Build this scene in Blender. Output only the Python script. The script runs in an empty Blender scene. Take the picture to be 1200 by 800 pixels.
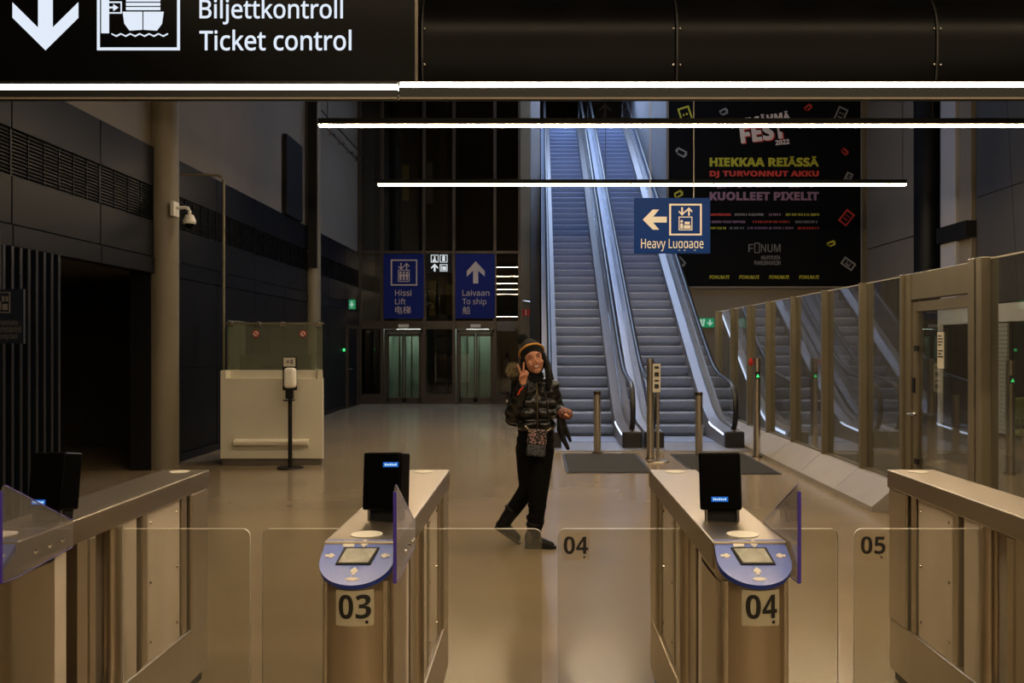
import bpy, bmesh, math, random
from mathutils import Vector, Matrix

random.seed(7)
scene = bpy.context.scene
COL = scene.collection

# ------------------------------------------------------------------ camera
FPX, VX, VY, CAM_H = 1050.0, 632.0, 405.0, 1.6      # focal length in px, vanishing point, eye height
cam_data = bpy.data.cameras.new("camera")
cam = bpy.data.objects.new("camera", cam_data)
COL.objects.link(cam)
cam.location = (0, 0, CAM_H)
cam.rotation_euler = (math.pi / 2, 0, 0)
cam_data.sensor_width = 36.0
cam_data.lens = FPX / 1200.0 * 36.0
cam_data.shift_x = -(VX - 600) / 1200.0
cam_data.shift_y = (VY - 400) / 1200.0
cam_data.clip_start = 0.05
cam_data.clip_end = 200
scene.camera = cam

# ------------------------------------------------------------------ world, exposure
world = bpy.data.worlds.new("night")
scene.world = world
world.use_nodes = True
world.node_tree.nodes["Background"].inputs[0].default_value = (0.55, 0.62, 0.8, 1)
world.node_tree.nodes["Background"].inputs[1].default_value = 0.003
scene.view_settings.view_transform = 'Standard'
scene.view_settings.look = 'None'
scene.view_settings.exposure = 0.0
scene.view_settings.gamma = 1.0
scene.view_settings.use_curve_mapping = False
scene.cycles.use_denoising = True
scene.cycles.max_bounces = 8
scene.cycles.transparent_max_bounces = 24
scene.cycles.sample_clamp_indirect = 6.0
scene.cycles.caustics_reflective = False
scene.cycles.caustics_refractive = False

# lamp brightness used by the fixtures further down
STRIP = 80.0          # warm ceiling strips
STRIP_COL = (1.0, 0.76, 0.47)
COOL = 20.0           # cool lamps over the escalators
COOL_COL = (0.48, 0.65, 1.0)

# ------------------------------------------------------------------ materials
def srgb(r, g, b):
    def f(c):
        c /= 255.0
        return c / 12.92 if c <= 0.04045 else ((c + 0.055) / 1.055) ** 2.4
    return (f(r), f(g), f(b), 1.0)

MATS = {}
def pm(name, col, rough=0.5, metal=0.0, nscale=6.0, namp=0.12, bump=0.0, bscale=40.0,
       stretch=(1, 1, 1), spec=0.5, rvar=0.0, coat=0.0):
    """procedural principled material: noise-varied colour and roughness, optional fine bump"""
    m = bpy.data.materials.new(name)
    m.use_nodes = True
    nt = m.node_tree
    b = nt.nodes["Principled BSDF"]
    tc = nt.nodes.new("ShaderNodeTexCoord")
    mp = nt.nodes.new("ShaderNodeMapping")
    mp.inputs["Scale"].default_value = stretch
    nt.links.new(tc.outputs["Object"], mp.inputs["Vector"])
    nz = nt.nodes.new("ShaderNodeTexNoise")
    nz.inputs["Scale"].default_value = nscale
    nz.inputs["Detail"].default_value = 5
    nt.links.new(mp.outputs[0], nz.inputs["Vector"])
    rp = nt.nodes.new("ShaderNodeValToRGB")
    lo = [max(0, c * (1 - namp)) for c in col[:3]] + [1]
    hi = [min(1, c * (1 + namp)) for c in col[:3]] + [1]
    rp.color_ramp.elements[0].position = 0.3
    rp.color_ramp.elements[1].position = 0.7
    rp.color_ramp.elements[0].color = lo
    rp.color_ramp.elements[1].color = hi
    nt.links.new(nz.outputs["Fac"], rp.inputs["Fac"])
    nt.links.new(rp.outputs["Color"], b.inputs["Base Color"])
    b.inputs["Roughness"].default_value = rough
    b.inputs["Metallic"].default_value = metal
    b.inputs["Specular IOR Level"].default_value = spec
    if coat:
        b.inputs["Coat Weight"].default_value = coat
        b.inputs["Coat Roughness"].default_value = 0.08
    if rvar:
        mr = nt.nodes.new("ShaderNodeMapRange")
        mr.inputs["To Min"].default_value = max(0.02, rough - rvar)
        mr.inputs["To Max"].default_value = rough + rvar
        nt.links.new(nz.outputs["Fac"], mr.inputs["Value"])
        nt.links.new(mr.outputs[0], b.inputs["Roughness"])
    if bump:
        n2 = nt.nodes.new("ShaderNodeTexNoise")
        n2.inputs["Scale"].default_value = bscale
        n2.inputs["Detail"].default_value = 4
        nt.links.new(mp.outputs[0], n2.inputs["Vector"])
        bp = nt.nodes.new("ShaderNodeBump")
        bp.inputs["Strength"].default_value = bump
        bp.inputs["Distance"].default_value = 0.01
        nt.links.new(n2.outputs["Fac"], bp.inputs["Height"])
        nt.links.new(bp.outputs[0], b.inputs["Normal"])
    MATS[name] = m
    return m

def emi(name, col, strength):
    m = bpy.data.materials.new(name)
    m.use_nodes = True
    nt = m.node_tree
    nt.nodes.clear()
    o = nt.nodes.new("ShaderNodeOutputMaterial")
    e = nt.nodes.new("ShaderNodeEmission")
    e.inputs[0].default_value = (*col[:3], 1)
    e.inputs[1].default_value = strength
    nt.links.new(e.outputs[0], o.inputs[0])
    MATS[name] = m
    return m

def glass(name, tint=(0.9, 0.93, 0.91), refl=1.0, rough=0.0, haze=0.0, hazecol=(0.6, 0.6, 0.55)):
    """thin architectural glass: clear transmission and an angle-dependent (Schlick) mirror coat"""
    m = bpy.data.materials.new(name)
    m.use_nodes = True
    nt = m.node_tree
    nt.nodes.clear()
    o = nt.nodes.new("ShaderNodeOutputMaterial")
    tr = nt.nodes.new("ShaderNodeBsdfTransparent")
    gl = nt.nodes.new("ShaderNodeBsdfGlossy")
    gl.inputs["Roughness"].default_value = rough
    gl.inputs["Color"].default_value = (1, 1, 1, 1)
    tc = nt.nodes.new("ShaderNodeTexCoord")
    nz = nt.nodes.new("ShaderNodeTexNoise")
    nz.inputs["Scale"].default_value = 1.5
    nt.links.new(tc.outputs["Object"], nz.inputs["Vector"])
    rp = nt.nodes.new("ShaderNodeValToRGB")
    rp.color_ramp.elements[0].color = (*[c * 0.97 for c in tint], 1)
    rp.color_ramp.elements[1].color = (*tint, 1)
    nt.links.new(nz.outputs["Fac"], rp.inputs["Fac"])
    nt.links.new(rp.outputs["Color"], tr.inputs["Color"])
    lw = nt.nodes.new("ShaderNodeLayerWeight")
    lw.inputs["Blend"].default_value = 0.5
    pw = nt.nodes.new("ShaderNodeMath"); pw.operation = 'POWER'
    pw.inputs[1].default_value = 5.0
    nt.links.new(lw.outputs["Facing"], pw.inputs[0])
    ma = nt.nodes.new("ShaderNodeMath"); ma.operation = 'MULTIPLY_ADD'
    ma.inputs[1].default_value = 0.95 * refl
    ma.inputs[2].default_value = 0.045 * refl
    ma.use_clamp = True
    nt.links.new(pw.outputs[0], ma.inputs[0])
    base = tr.outputs[0]
    if haze:
        df = nt.nodes.new("ShaderNodeBsdfDiffuse")
        df.inputs[0].default_value = (*hazecol, 1)
        mh = nt.nodes.new("ShaderNodeMixShader")
        mh.inputs[0].default_value = haze
        nt.links.new(tr.outputs[0], mh.inputs[1])
        nt.links.new(df.outputs[0], mh.inputs[2])
        base = mh.outputs[0]
    mx = nt.nodes.new("ShaderNodeMixShader")
    nt.links.new(ma.outputs[0], mx.inputs[0])
    nt.links.new(base, mx.inputs[1])
    nt.links.new(gl.outputs[0], mx.inputs[2])
    nt.links.new(mx.outputs[0], o.inputs[0])
    MATS[name] = m
    return m

def checker(name, c1, c2, scale, rough=0.7):
    m = pm(name, c1, rough)
    nt = m.node_tree
    b = nt.nodes["Principled BSDF"]
    tc = nt.nodes["Texture Coordinate"]
    vo = nt.nodes.new("ShaderNodeTexVoronoi")
    vo.inputs["Scale"].default_value = scale
    nt.links.new(tc.outputs["Object"], vo.inputs["Vector"])
    rp = nt.nodes.new("ShaderNodeValToRGB")
    rp.color_ramp.interpolation = 'CONSTANT'
    rp.color_ramp.elements[0].color = c1
    rp.color_ramp.elements[1].color = c2
    rp.color_ramp.elements[1].position = 0.42
    nt.links.new(vo.outputs["Distance"], rp.inputs["Fac"])
    nt.links.new(rp.outputs["Color"], b.inputs["Base Color"])
    return m

M = MATS
pm("floor", srgb(140, 124, 99), 0.19, 0, 0.8, 0.12, rvar=0.015, spec=0.5)
pm("plaster", srgb(110, 101, 88), 0.7, 0, 1.5, 0.06)
pm("pale_plaster", srgb(150, 148, 150), 0.6, 0, 1.5, 0.05)
pm("ceiling", srgb(70, 66, 62), 0.9, 0, 2, 0.1)
pm("dark_panel", srgb(17, 19, 24), 0.42, 0, 2, 0.15, rvar=0.06, spec=0.10)
pm("dark_ledge", srgb(15, 18, 25), 0.4, 0, 2, 0.15, spec=0.10)
pm("black", srgb(12, 12, 13), 0.55, 0, 4, 0.2, spec=0.3)
pm("gloss_black", srgb(7, 7, 8), 0.3, 0, 3, 0.2, rvar=0.04, spec=0.05)
pm("navy_fin", srgb(24, 27, 36), 0.35, 0.3, 3, 0.15)
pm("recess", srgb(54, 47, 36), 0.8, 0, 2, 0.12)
pm("column_paint", srgb(112, 104, 86), 0.55, 0, 2, 0.05)
pm("grey_panel", srgb(66, 65, 66), 0.5, 0.1, 1.2, 0.08, rvar=0.05)
pm("steel", srgb(200, 190, 174), 0.3, 1.0, 8, 0.06, stretch=(1, 1, 0.06), rvar=0.06)
pm("steel_top", srgb(160, 150, 136), 0.36, 1.0, 8, 0.06, stretch=(1, 0.06, 1), rvar=0.05)
pm("steel_dark", srgb(92, 80, 62), 0.4, 1.0, 8, 0.08, stretch=(1, 1, 0.06))
pm("steel_panel", srgb(224, 212, 196), 0.45, 0.3, 4, 0.05)
pm("chrome", srgb(215, 212, 205), 0.15, 1.0, 8, 0.04)
pm("esc_steel", srgb(150, 150, 154), 0.42, 0.7, 6, 0.06, stretch=(1, 0.1, 1), rvar=0.05)
pm("inner_deck", srgb(112, 108, 108), 0.45, 0.5, 6, 0.06, stretch=(1, 0.1, 1), rvar=0.05)
pm("esc_clad", srgb(166, 170, 186), 0.5, 0.15, 2, 0.05)
pm("step_metal", srgb(136, 147, 172), 0.5, 0.25, 12, 0.1, stretch=(6, 1, 1))
pm("rubber", srgb(18, 18, 19), 0.4, 0, 8, 0.15)
pm("frame_metal", srgb(122, 114, 94), 0.42, 0.4, 4, 0.06)
pm("sill_stone", srgb(158, 150, 140), 0.5, 0, 3, 0.06)
pm("mat_cloth", srgb(42, 39, 30), 0.95, 0, 30, 0.2, bump=0.4, bscale=200)
pm("counter_white", srgb(212, 206, 188), 0.45, 0, 2, 0.03)
pm("counter_base", srgb(96, 90, 80), 0.6, 0, 2, 0.06)
pm("white", srgb(226, 222, 212), 0.5, 0, 3, 0.03)
pm("paper", srgb(206, 200, 184), 0.7, 0, 3, 0.03)
pm("plate_film", srgb(178, 170, 146), 0.6, 0, 3, 0.03)
pm("print_black", srgb(22, 20, 18), 0.6, 0, 3, 0.1)
pm("sign_blue", srgb(3, 30, 108), 0.6, 0, 2, 0.06, spec=0.25)
pm("sign_navy", srgb(2, 48, 118), 0.5, 0, 2, 0.06, spec=0.12)
pm("sign_dark_blue", srgb(24, 32, 48), 0.4, 0, 2, 0.08)
pm("sign_white", srgb(222, 218, 210), 0.55, 0, 2, 0.03)
pm("gate_blue", srgb(92, 116, 206), 0.22, 0, 4, 0.06, coat=0.5)
pm("gate_blue_edge", srgb(20, 60, 170), 0.3, 0, 4, 0.06)
pm("purple_edge", srgb(74, 58, 168), 0.3, 0, 4, 0.08)
pm("screen_grey", srgb(150, 150, 140), 0.25, 0, 30, 0.25)
pm("mullion", srgb(74, 66, 58), 0.4, 0.6, 4, 0.08)
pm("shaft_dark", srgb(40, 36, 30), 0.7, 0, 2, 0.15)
pm("cab_green", srgb(146, 160, 148), 0.5, 0.1, 2, 0.05)
pm("red", srgb(190, 30, 32), 0.5, 0, 4, 0.06)
pm("yellow_paint", srgb(170, 150, 60), 0.5, 0, 4, 0.06)
pm("poster_black", srgb(9, 9, 10), 0.7, 0, 2, 0.15, spec=0.08)
pm("p_yellow", srgb(168, 162, 34), 0.6, 0, 3, 0.06)
pm("p_red", srgb(180, 48, 34), 0.6, 0, 3, 0.06)
pm("p_mauve", srgb(132, 98, 118), 0.6, 0, 3, 0.06)
pm("p_cream", srgb(206, 190, 178), 0.6, 0, 3, 0.06)
pm("p_grey", srgb(122, 119, 116), 0.6, 0, 3, 0.06)
pm("shutter", srgb(190, 190, 178), 0.5, 0.2, 3, 0.05)
pm("lime", srgb(104, 116, 48), 0.6, 0, 3, 0.06)
pm("skin", srgb(196, 138, 106), 0.5, 0, 12, 0.06)
pm("lips", srgb(150, 62, 56), 0.4, 0, 12, 0.06)
pm("hair", srgb(9, 6, 5), 0.6, 0, 40, 0.3, spec=0.15, bump=0.4, bscale=60, stretch=(6, 6, 0.6))
pm("puffer", srgb(10, 11, 11), 0.3, 0, 8, 0.2, bump=0.7, bscale=16, spec=0.45)
pm("pants", srgb(5, 5, 6), 0.85, 0, 14, 0.2, bump=0.3, bscale=30, spec=0.12)
pm("boot", srgb(12, 10, 10), 0.6, 0, 10, 0.2, spec=0.2, bump=0.2, bscale=30)
pm("boot_grey", srgb(40, 36, 35), 0.6, 0, 10, 0.15)
pm("knit", srgb(9, 10, 11), 0.95, 0, 60, 0.3, bump=0.8, bscale=120)
pm("knit_gold", srgb(206, 150, 70), 0.9, 0, 60, 0.15, bump=0.6, bscale=120)
pm("fur", srgb(140, 128, 96), 0.9, 0, 30, 0.4)
pm("orange", srgb(220, 70, 34), 0.6, 0, 6, 0.06)
checker("glove_pattern", srgb(150, 96, 78), srgb(70, 36, 30), 75)
checker("bag_pattern", srgb(150, 118, 116), srgb(14, 12, 13), 70)
checker("bag_dots", srgb(80, 84, 92), srgb(18, 19, 22), 95)
glass("clear_glass", (0.90, 0.92, 0.89))
glass("wall_glass", (0.74, 0.75, 0.72), 1.25, haze=0.03)
glass("flap_glass", (0.90, 0.89, 0.85), 0.9, haze=0.05)
glass("esc_glass", (0.84, 0.88, 0.92), 1.0, haze=0.03)
glass("lift_glass", (0.62, 0.62, 0.58), 1.5)
glass("acrylic", (0.84, 0.82, 0.86), 1.0, haze=0.10)
glass("booth_glass", (0.74, 0.78, 0.68), 1.0, haze=0.16, hazecol=(0.5, 0.52, 0.42))
glass("dark_glass", (0.30, 0.30, 0.29), 1.0)
pm("glass_edge", srgb(196, 190, 172), 0.3, 0, 4, 0.05)
emi("strip", STRIP_COL, STRIP)
emi("strip_front", (1.0, 0.80, 0.60), STRIP * 0.7)
emi("cool_lamp", COOL_COL, COOL)
emi("led_cool", (0.62, 0.74, 1.0), 2.6)
emi("sign_glow", (0.80, 0.88, 1.0), 0.95)
emi("icon_glow", (0.85, 0.92, 0.95), 0.75)
emi("display_blue", (0.03, 0.20, 0.80), 0.6)
emi("display_text", (0.55, 0.8, 1.0), 1.0)
emi("exit_green", (0.05, 0.55, 0.22), 0.35)
emi("exit_white", (0.6, 0.95, 0.75), 0.5)
emi("arrow_green", (0.08, 0.95, 0.25), 1.2)
emi("cab_lamp", (0.78, 1.0, 0.88), 14.0)

# ------------------------------------------------------------------ mesh helpers
def wloc(o):
    v = Vector((0, 0, 0))
    while o is not None:
        v += o.location
        o = o.parent
    return v

class MB:
    """collects shapes in world coordinates; build() links them as one mesh object"""
    def __init__(s):
        s.v, s.f, s.m = [], [], []
    def add(s, vs, fs, mi=0):
        k = len(s.v)
        s.v += [tuple(p) for p in vs]
        s.f += [tuple(i + k for i in f) for f in fs]
        s.m += [mi] * len(fs)
        return s
    def box(s, x0, x1, y0, y1, z0, z1, mi=0, mat=None):
        vs = [(x, y, z) for z in (z0, z1) for y in (y0, y1) for x in (x0, x1)]
        if mat is not None:
            vs = [mat @ Vector(p) for p in vs]
        return s.add(vs, [(0, 2, 3, 1), (4, 5, 7, 6), (0, 1, 5, 4), (2, 6, 7, 3), (0, 4, 6, 2), (1, 3, 7, 5)], mi)
    def prism(s, poly, fn, a, b, mi=0, me=None):
        """poly 2-D, fn(p, t) -> 3-D, swept from t=a to t=b; me: material of the edge faces"""
        n = len(poly)
        vs = [fn(p, a) for p in poly] + [fn(p, b) for p in poly]
        s.add(vs, [tuple(range(n - 1, -1, -1)), tuple(range(n, 2 * n))], mi)
        k = len(s.v) - 2 * n
        for i in range(n):
            j = (i + 1) % n
            s.f.append((k + i, k + j, k + n + j, k + n + i))
            s.m.append(mi if me is None else me)
        return s
    def cone(s, p0, p1, r0, r1=None, n=16, caps=True, mi=0):
        r1 = r0 if r1 is None else r1
        p0, p1 = Vector(p0), Vector(p1)
        d = (p1 - p0)
        q = d.to_track_quat('Z', 'Y') if d.length > 1e-9 else Matrix.Identity(3).to_quaternion()
        vs = []
        for p, r in ((p0, r0), (p1, r1)):
            for i in range(n):
                a = 2 * math.pi * i / n
                vs.append(p + q @ Vector((r * math.cos(a), r * math.sin(a), 0)))
        fs = [(i, (i + 1) % n, n + (i + 1) % n, n + i) for i in range(n)]
        if caps:
            fs += [tuple(range(n - 1, -1, -1)), tuple(range(n, 2 * n))]
        return s.add(vs, fs, mi)
    def sphere(s, c, r, n=12, m=8, rot=None, mi=0):
        c = Vector(c)
        r = Vector(r) if hasattr(r, '__len__') else Vector((r, r, r))
        vs = [(0, 0, -1)]
        for j in range(1, m):
            t = -math.pi / 2 + math.pi * j / m
            for i in range(n):
                a = 2 * math.pi * i / n
                vs.append((math.cos(t) * math.cos(a), math.cos(t) * math.sin(a), math.sin(t)))
        vs.append((0, 0, 1))
        out = []
        for p in vs:
            q = Vector((p[0] * r.x, p[1] * r.y, p[2] * r.z))
            if rot is not None:
                q = rot @ q
            out.append(c + q)
        fs = [(0, 1 + (i + 1) % n, 1 + i) for i in range(n)]
        for j in range(m - 2):
            for i in range(n):
                a = 1 + j * n + i
                b = 1 + j * n + (i + 1) % n
                fs.append((a, b, b + n, a + n))
        k = 1 + (m - 2) * n
        fs += [(k + i, k + (i + 1) % n, len(vs) - 1) for i in range(n)]
        return s.add(out, fs, mi)
    def chain(s, pts, n=12):
        """tapered capsules through [(x, y, z, r), ...]"""
        for p in pts:
            s.sphere(p[:3], p[3], n, 8)
        for a, b in zip(pts, pts[1:]):
            s.cone(a[:3], b[:3], a[3], b[3], n)
        return s
    def tube(s, path, r, n=10, flat=None, mi=0):
        """tube along a path; flat=(rw, rh) gives an oval section (rw along X)"""
        path = [Vector(p) for p in path]
        k0 = len(s.v)
        for i, p in enumerate(path):
            t = (path[min(i + 1, len(path) - 1)] - path[max(i - 1, 0)]).normalized()
            if flat:
                side = Vector((1, 0, 0))
                up = t.cross(side).normalized() if abs(t.x) < 0.99 else Vector((0, 0, 1))
                rw, rh = flat
            else:
                ref = Vector((0, 0, 1)) if abs(t.z) < 0.9 else Vector((0, 1, 0))
                side = t.cross(ref).normalized()
                up = side.cross(t).normalized()
                rw = rh = r
            for j in range(n):
                a = 2 * math.pi * j / n
                s.v.append(tuple(p + side * (rw * math.cos(a)) + up * (rh * math.sin(a))))
        for i in range(len(path) - 1):
            for j in range(n):
                a = k0 + i * n + j
                b = k0 + i * n + (j + 1) % n
                s.f.append((a, b, b + n, a + n)); s.m.append(mi)
        s.f.append(tuple(k0 + j for j in range(n - 1, -1, -1))); s.m.append(mi)
        e = k0 + (len(path) - 1) * n
        s.f.append(tuple(e + j for j in range(n))); s.m.append(mi)
        return s
    def mesh(s, name, off):
        me = bpy.data.meshes.new(name)
        me.from_pydata([(p[0] - off.x, p[1] - off.y, p[2] - off.z) for p in s.v], [], s.f)
        me.polygons.foreach_set("material_index", s.m)
        me.update()
        return me
    def build(s, name, mat, parent=None, smooth=False, bevel=0.0, seg=2):
        off = wloc(parent) if parent is not None else Vector((0, 0, 0))
        me = s.mesh(name, off)
        return link(name, me, mat, parent, smooth, bevel, seg)

def link(name, me, mat, parent=None, smooth=False, bevel=0.0, seg=2):
    mats = mat if isinstance(mat, (list, tuple)) else [mat]
    for x in mats:
        me.materials.append(MATS[x] if isinstance(x, str) else x)
    o = bpy.data.objects.new(name, me)
    COL.objects.link(o)
    o.parent = parent
    if smooth:
        me.polygons.foreach_set("use_smooth", [True] * len(me.polygons))
        try:
            me.set_sharp_from_angle(angle=math.radians(42))
        except Exception:
            pass
    if bevel:
        b = o.modifiers.new("bevel", 'BEVEL')
        b.width = bevel
        b.segments = seg
        b.limit_method = 'ANGLE'
    return o

def tag(o, label, cat, group=None, kind=None):
    o["label"] = label
    o["category"] = cat
    if group:
        o["group"] = group
    if kind:
        o["kind"] = kind
    return o

def thing(name, loc, label, cat, group=None, kind=None):
    o = bpy.data.objects.new(name, None)
    o.empty_display_size = 0.1
    COL.objects.link(o)
    o.location = loc
    return tag(o, label, cat, group, kind)

def inst(src, parent=None, loc=None, name=None):
    """copy sharing mesh data"""
    c = src.copy()
    COL.objects.link(c)
    c.parent = parent
    if loc is not None:
        c.location = loc
    return c

class Fr:
    """a flat frame in space: origin, right, up, normal"""
    def __init__(s, o, u=(1, 0, 0), v=(0, 0, 1)):
        s.o, s.u, s.v = Vector(o), Vector(u).normalized(), Vector(v).normalized()
        s.n = s.u.cross(s.v).normalized()
    def __call__(s, a, b, d=0.0):
        return s.o + s.u * a + s.v * b + s.n * d

class Flat:
    """thin printed / cut-out shapes on a frame"""
    def __init__(s, fr, d0=0.0, d1=0.002):
        s.fr, s.d0, s.d1, s.mb = fr, d0, d1, MB()
    def poly(s, pts):
        a = sum(p[0] * q[1] - q[0] * p[1] for p, q in zip(pts, pts[1:] + pts[:1]))
        if a < 0:
            pts = pts[::-1]
        s.mb.prism(pts, lambda p, t: s.fr(p[0], p[1], t), s.d0, s.d1)
        return s
    def rect(s, x0, y0, x1, y1):
        return s.poly([(x0, y0), (x1, y0), (x1, y1), (x0, y1)])
    def ring(s, x0, y0, x1, y1, t):
        return s.rect(x0, y0, x1, y0 + t).rect(x0, y1 - t, x1, y1).rect(x0, y0 + t, x0 + t, y1 - t).rect(x1 - t, y0 + t, x1, y1 - t)
    def disc(s, cx, cy, r, n=20, ry=None):
        ry = ry or r
        return s.poly([(cx + r * math.cos(2 * math.pi * i / n), cy + ry * math.sin(2 * math.pi * i / n)) for i in range(n)])
    def line(s, p, q, t):
        dx, dy = q[0] - p[0], q[1] - p[1]
        l = math.hypot(dx, dy)
        nx, ny = -dy / l * t / 2, dx / l * t / 2
        return s.poly([(p[0] + nx, p[1] + ny), (p[0] - nx, p[1] - ny), (q[0] - nx, q[1] - ny), (q[0] + nx, q[1] + ny)])
    def arrow(s, cx, cy, L, ang, w=0.2, head=0.45):
        """arrow of length L centred at (cx, cy), pointing along ang, chevron head"""
        ca, sa = math.cos(ang), math.sin(ang)
        def T(p):
            return (cx + p[0] * ca - p[1] * sa, cy + p[0] * sa + p[1] * ca)
        w *= L / 2
        h = head * L
        k = w * 2.2
        xi = L / 2 - 1.25 * k + (w / h) * (0.25 * k - h)
        s.poly([T(p) for p in ((L / 2, 0), (L / 2 - h, h), (L / 2 - h - k, h), (xi, w), (-L / 2, w), (-L / 2, -w), (xi, -w), (L / 2 - h - k, -h), (L / 2 - h, -h))])
        return s
    def build(s, name, mat, parent):
        return s.mb.build(name, mat, parent)

def sans(s, heavy=False):
    """the same characters in the upright sans-serif cut of the built-in font"""
    out = ""
    for c in s:
        if "A" <= c <= "Z":
            out += chr((0x1D5D4 if heavy else 0x1D5A0) + ord(c) - 65)
        elif "a" <= c <= "z":
            out += chr((0x1D5EE if heavy else 0x1D5BA) + ord(c) - 97)
        elif "0" <= c <= "9":
            out += chr((0x1D7EC if heavy else 0x1D7E2) + ord(c) - 48)
        else:
            out += c
    return out

def text(s, fr, rect, mat, parent, bold=0.0, name="lettering", d=0.003, rot=0.0, shear=0.0, heavy=False):
    """lettering fitted to rect=(x0, y0, x1, y1) on the frame"""
    cu = bpy.data.curves.new("lettering", 'FONT')
    cu.body = sans(s, heavy)
    cu.size = 1.0
    cu.offset = bold
    cu.extrude = 0.0
    cu.resolution_u = 3
    cu.shear = shear
    ob = bpy.data.objects.new("lettering_source", cu)
    COL.objects.link(ob)
    bpy.context.view_layer.update()
    dg = bpy.context.evaluated_depsgraph_get()
    me = bpy.data.meshes.new_from_object(ob.evaluated_get(dg), depsgraph=dg)
    bpy.data.objects.remove(ob)
    bpy.data.curves.remove(cu)
    xs = [v.co.x for v in me.vertices]; ys = [v.co.y for v in me.vertices]
    if not xs:
        return None
    ax, bx_, ay, by = min(xs), max(xs), min(ys), max(ys)
    x0, y0, x1, y1 = rect
    sx, sy = (x1 - x0) / (bx_ - ax), (y1 - y0) / (by - ay)
    cx, cy = (x0 + x1) / 2, (y0 + y1) / 2
    off = wloc(parent) if parent is not None else Vector((0, 0, 0))
    ca, sa = math.cos(rot), math.sin(rot)
    for v in me.vertices:
        a = x0 + (v.co.x - ax) * sx - cx
        b = y0 + (v.co.y - ay) * sy - cy
        a, b = a * ca - b * sa, a * sa + b * ca
        v.co = fr(cx + a, cy + b, d) - off
    me.materials.clear()
    me.name = name
    return link(name, me, mat, parent)

def remeshed(mb, voxel, smooth=3, fac=0.5):
    """union of the closed shapes in mb as one continuous skin"""
    me = mb.mesh("skin", Vector((0, 0, 0)))
    o = bpy.data.objects.new("skin_source", me)
    COL.objects.link(o)
    r = o.modifiers.new("r", 'REMESH'); r.mode = 'VOXEL'; r.voxel_size = voxel
    if smooth:
        q = o.modifiers.new("s", 'SMOOTH'); q.factor = fac; q.iterations = smooth
    bpy.context.view_layer.update()
    dg = bpy.context.evaluated_depsgraph_get()
    out = bpy.data.meshes.new_from_object(o.evaluated_get(dg), depsgraph=dg)
    bpy.data.objects.remove(o)
    bpy.data.meshes.remove(me)
    return out

def shell(name, mb, voxel, mat, parent, smooth=3, fac=0.5):
    me = remeshed(mb, voxel, smooth, fac)
    off = wloc(parent) if parent is not None else Vector((0, 0, 0))
    for v in me.vertices:
        v.co -= off
    me.polygons.foreach_set("use_smooth", [True] * len(me.polygons))
    me.materials.clear()
    return link(name, me, mat, parent)

def gx(px, Y):          # survey: photo column at distance Y -> metres
    return (px - VX) * Y / FPX
def gz(py, Y):          # survey: photo row at distance Y -> height
    return CAM_H + (VY - py) * Y / FPX
def survey(Y):
    """rect in photo pixels measured on a camera-facing plane at distance Y -> metres on that plane"""
    return lambda x0, y0, x1, y1: (gx(x0, Y), gz(max(y0, y1), Y), gx(x1, Y), gz(min(y0, y1), Y))

# =================================================================== SETTING
def struct(o, label, cat):
    return tag(o, label, cat, kind="structure")

struct(MB().box(-9.2, 9.4, -8, 41, -0.2, 0).build("floor", "floor"), "polished brown concrete floor of the terminal hall", "floor")
struct(MB().box(-9.2, 9.4, -8, 41, 12.5, 12.7).build("ceiling", "ceiling"), "dark high ceiling over the hall", "ceiling")
struct(MB().box(-9.2, 9.4, -8.2, -8, 0, 12.5).build("wall_front", "plaster"), "plain wall behind the viewer closing the hall", "wall")

# ---- left wall: dark metal panels, louvre band, pale wall above
LX = -4.95
wl = struct(thing("wall_left", (LX, 11, 0), "long dark blue-grey panelled side wall with louvre band and pale wall above", "wall"), "long dark blue-grey panelled side wall with louvre band and pale wall above", "wall")
MB().box(LX - 0.3, LX - 0.05, -8, 27.2, 4.16, 12.5).build("upper_wall", "plaster", wl)
MB().box(LX - 0.3, LX - 0.04, -8, 11.5, 2.56, 4.15).box(LX - 0.3, LX - 0.04, 11.5, 27.2, 0, 4.15).box(LX - 0.3, LX - 0.04, -8, 9.1, 0, 2.56).build("backing", "black", wl)
bays = [(-1.79, -0.09), (-0.09, 1.61), (1.61, 3.31), (3.31, 5.01), (5.01, 6.71), (6.71, 8.41), (8.41, 10.11), (10.11, 11.52)]
bays += [(11.94 + i * 1.82, 11.94 + (i + 1) * 1.82) for i in range(7)]
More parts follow.
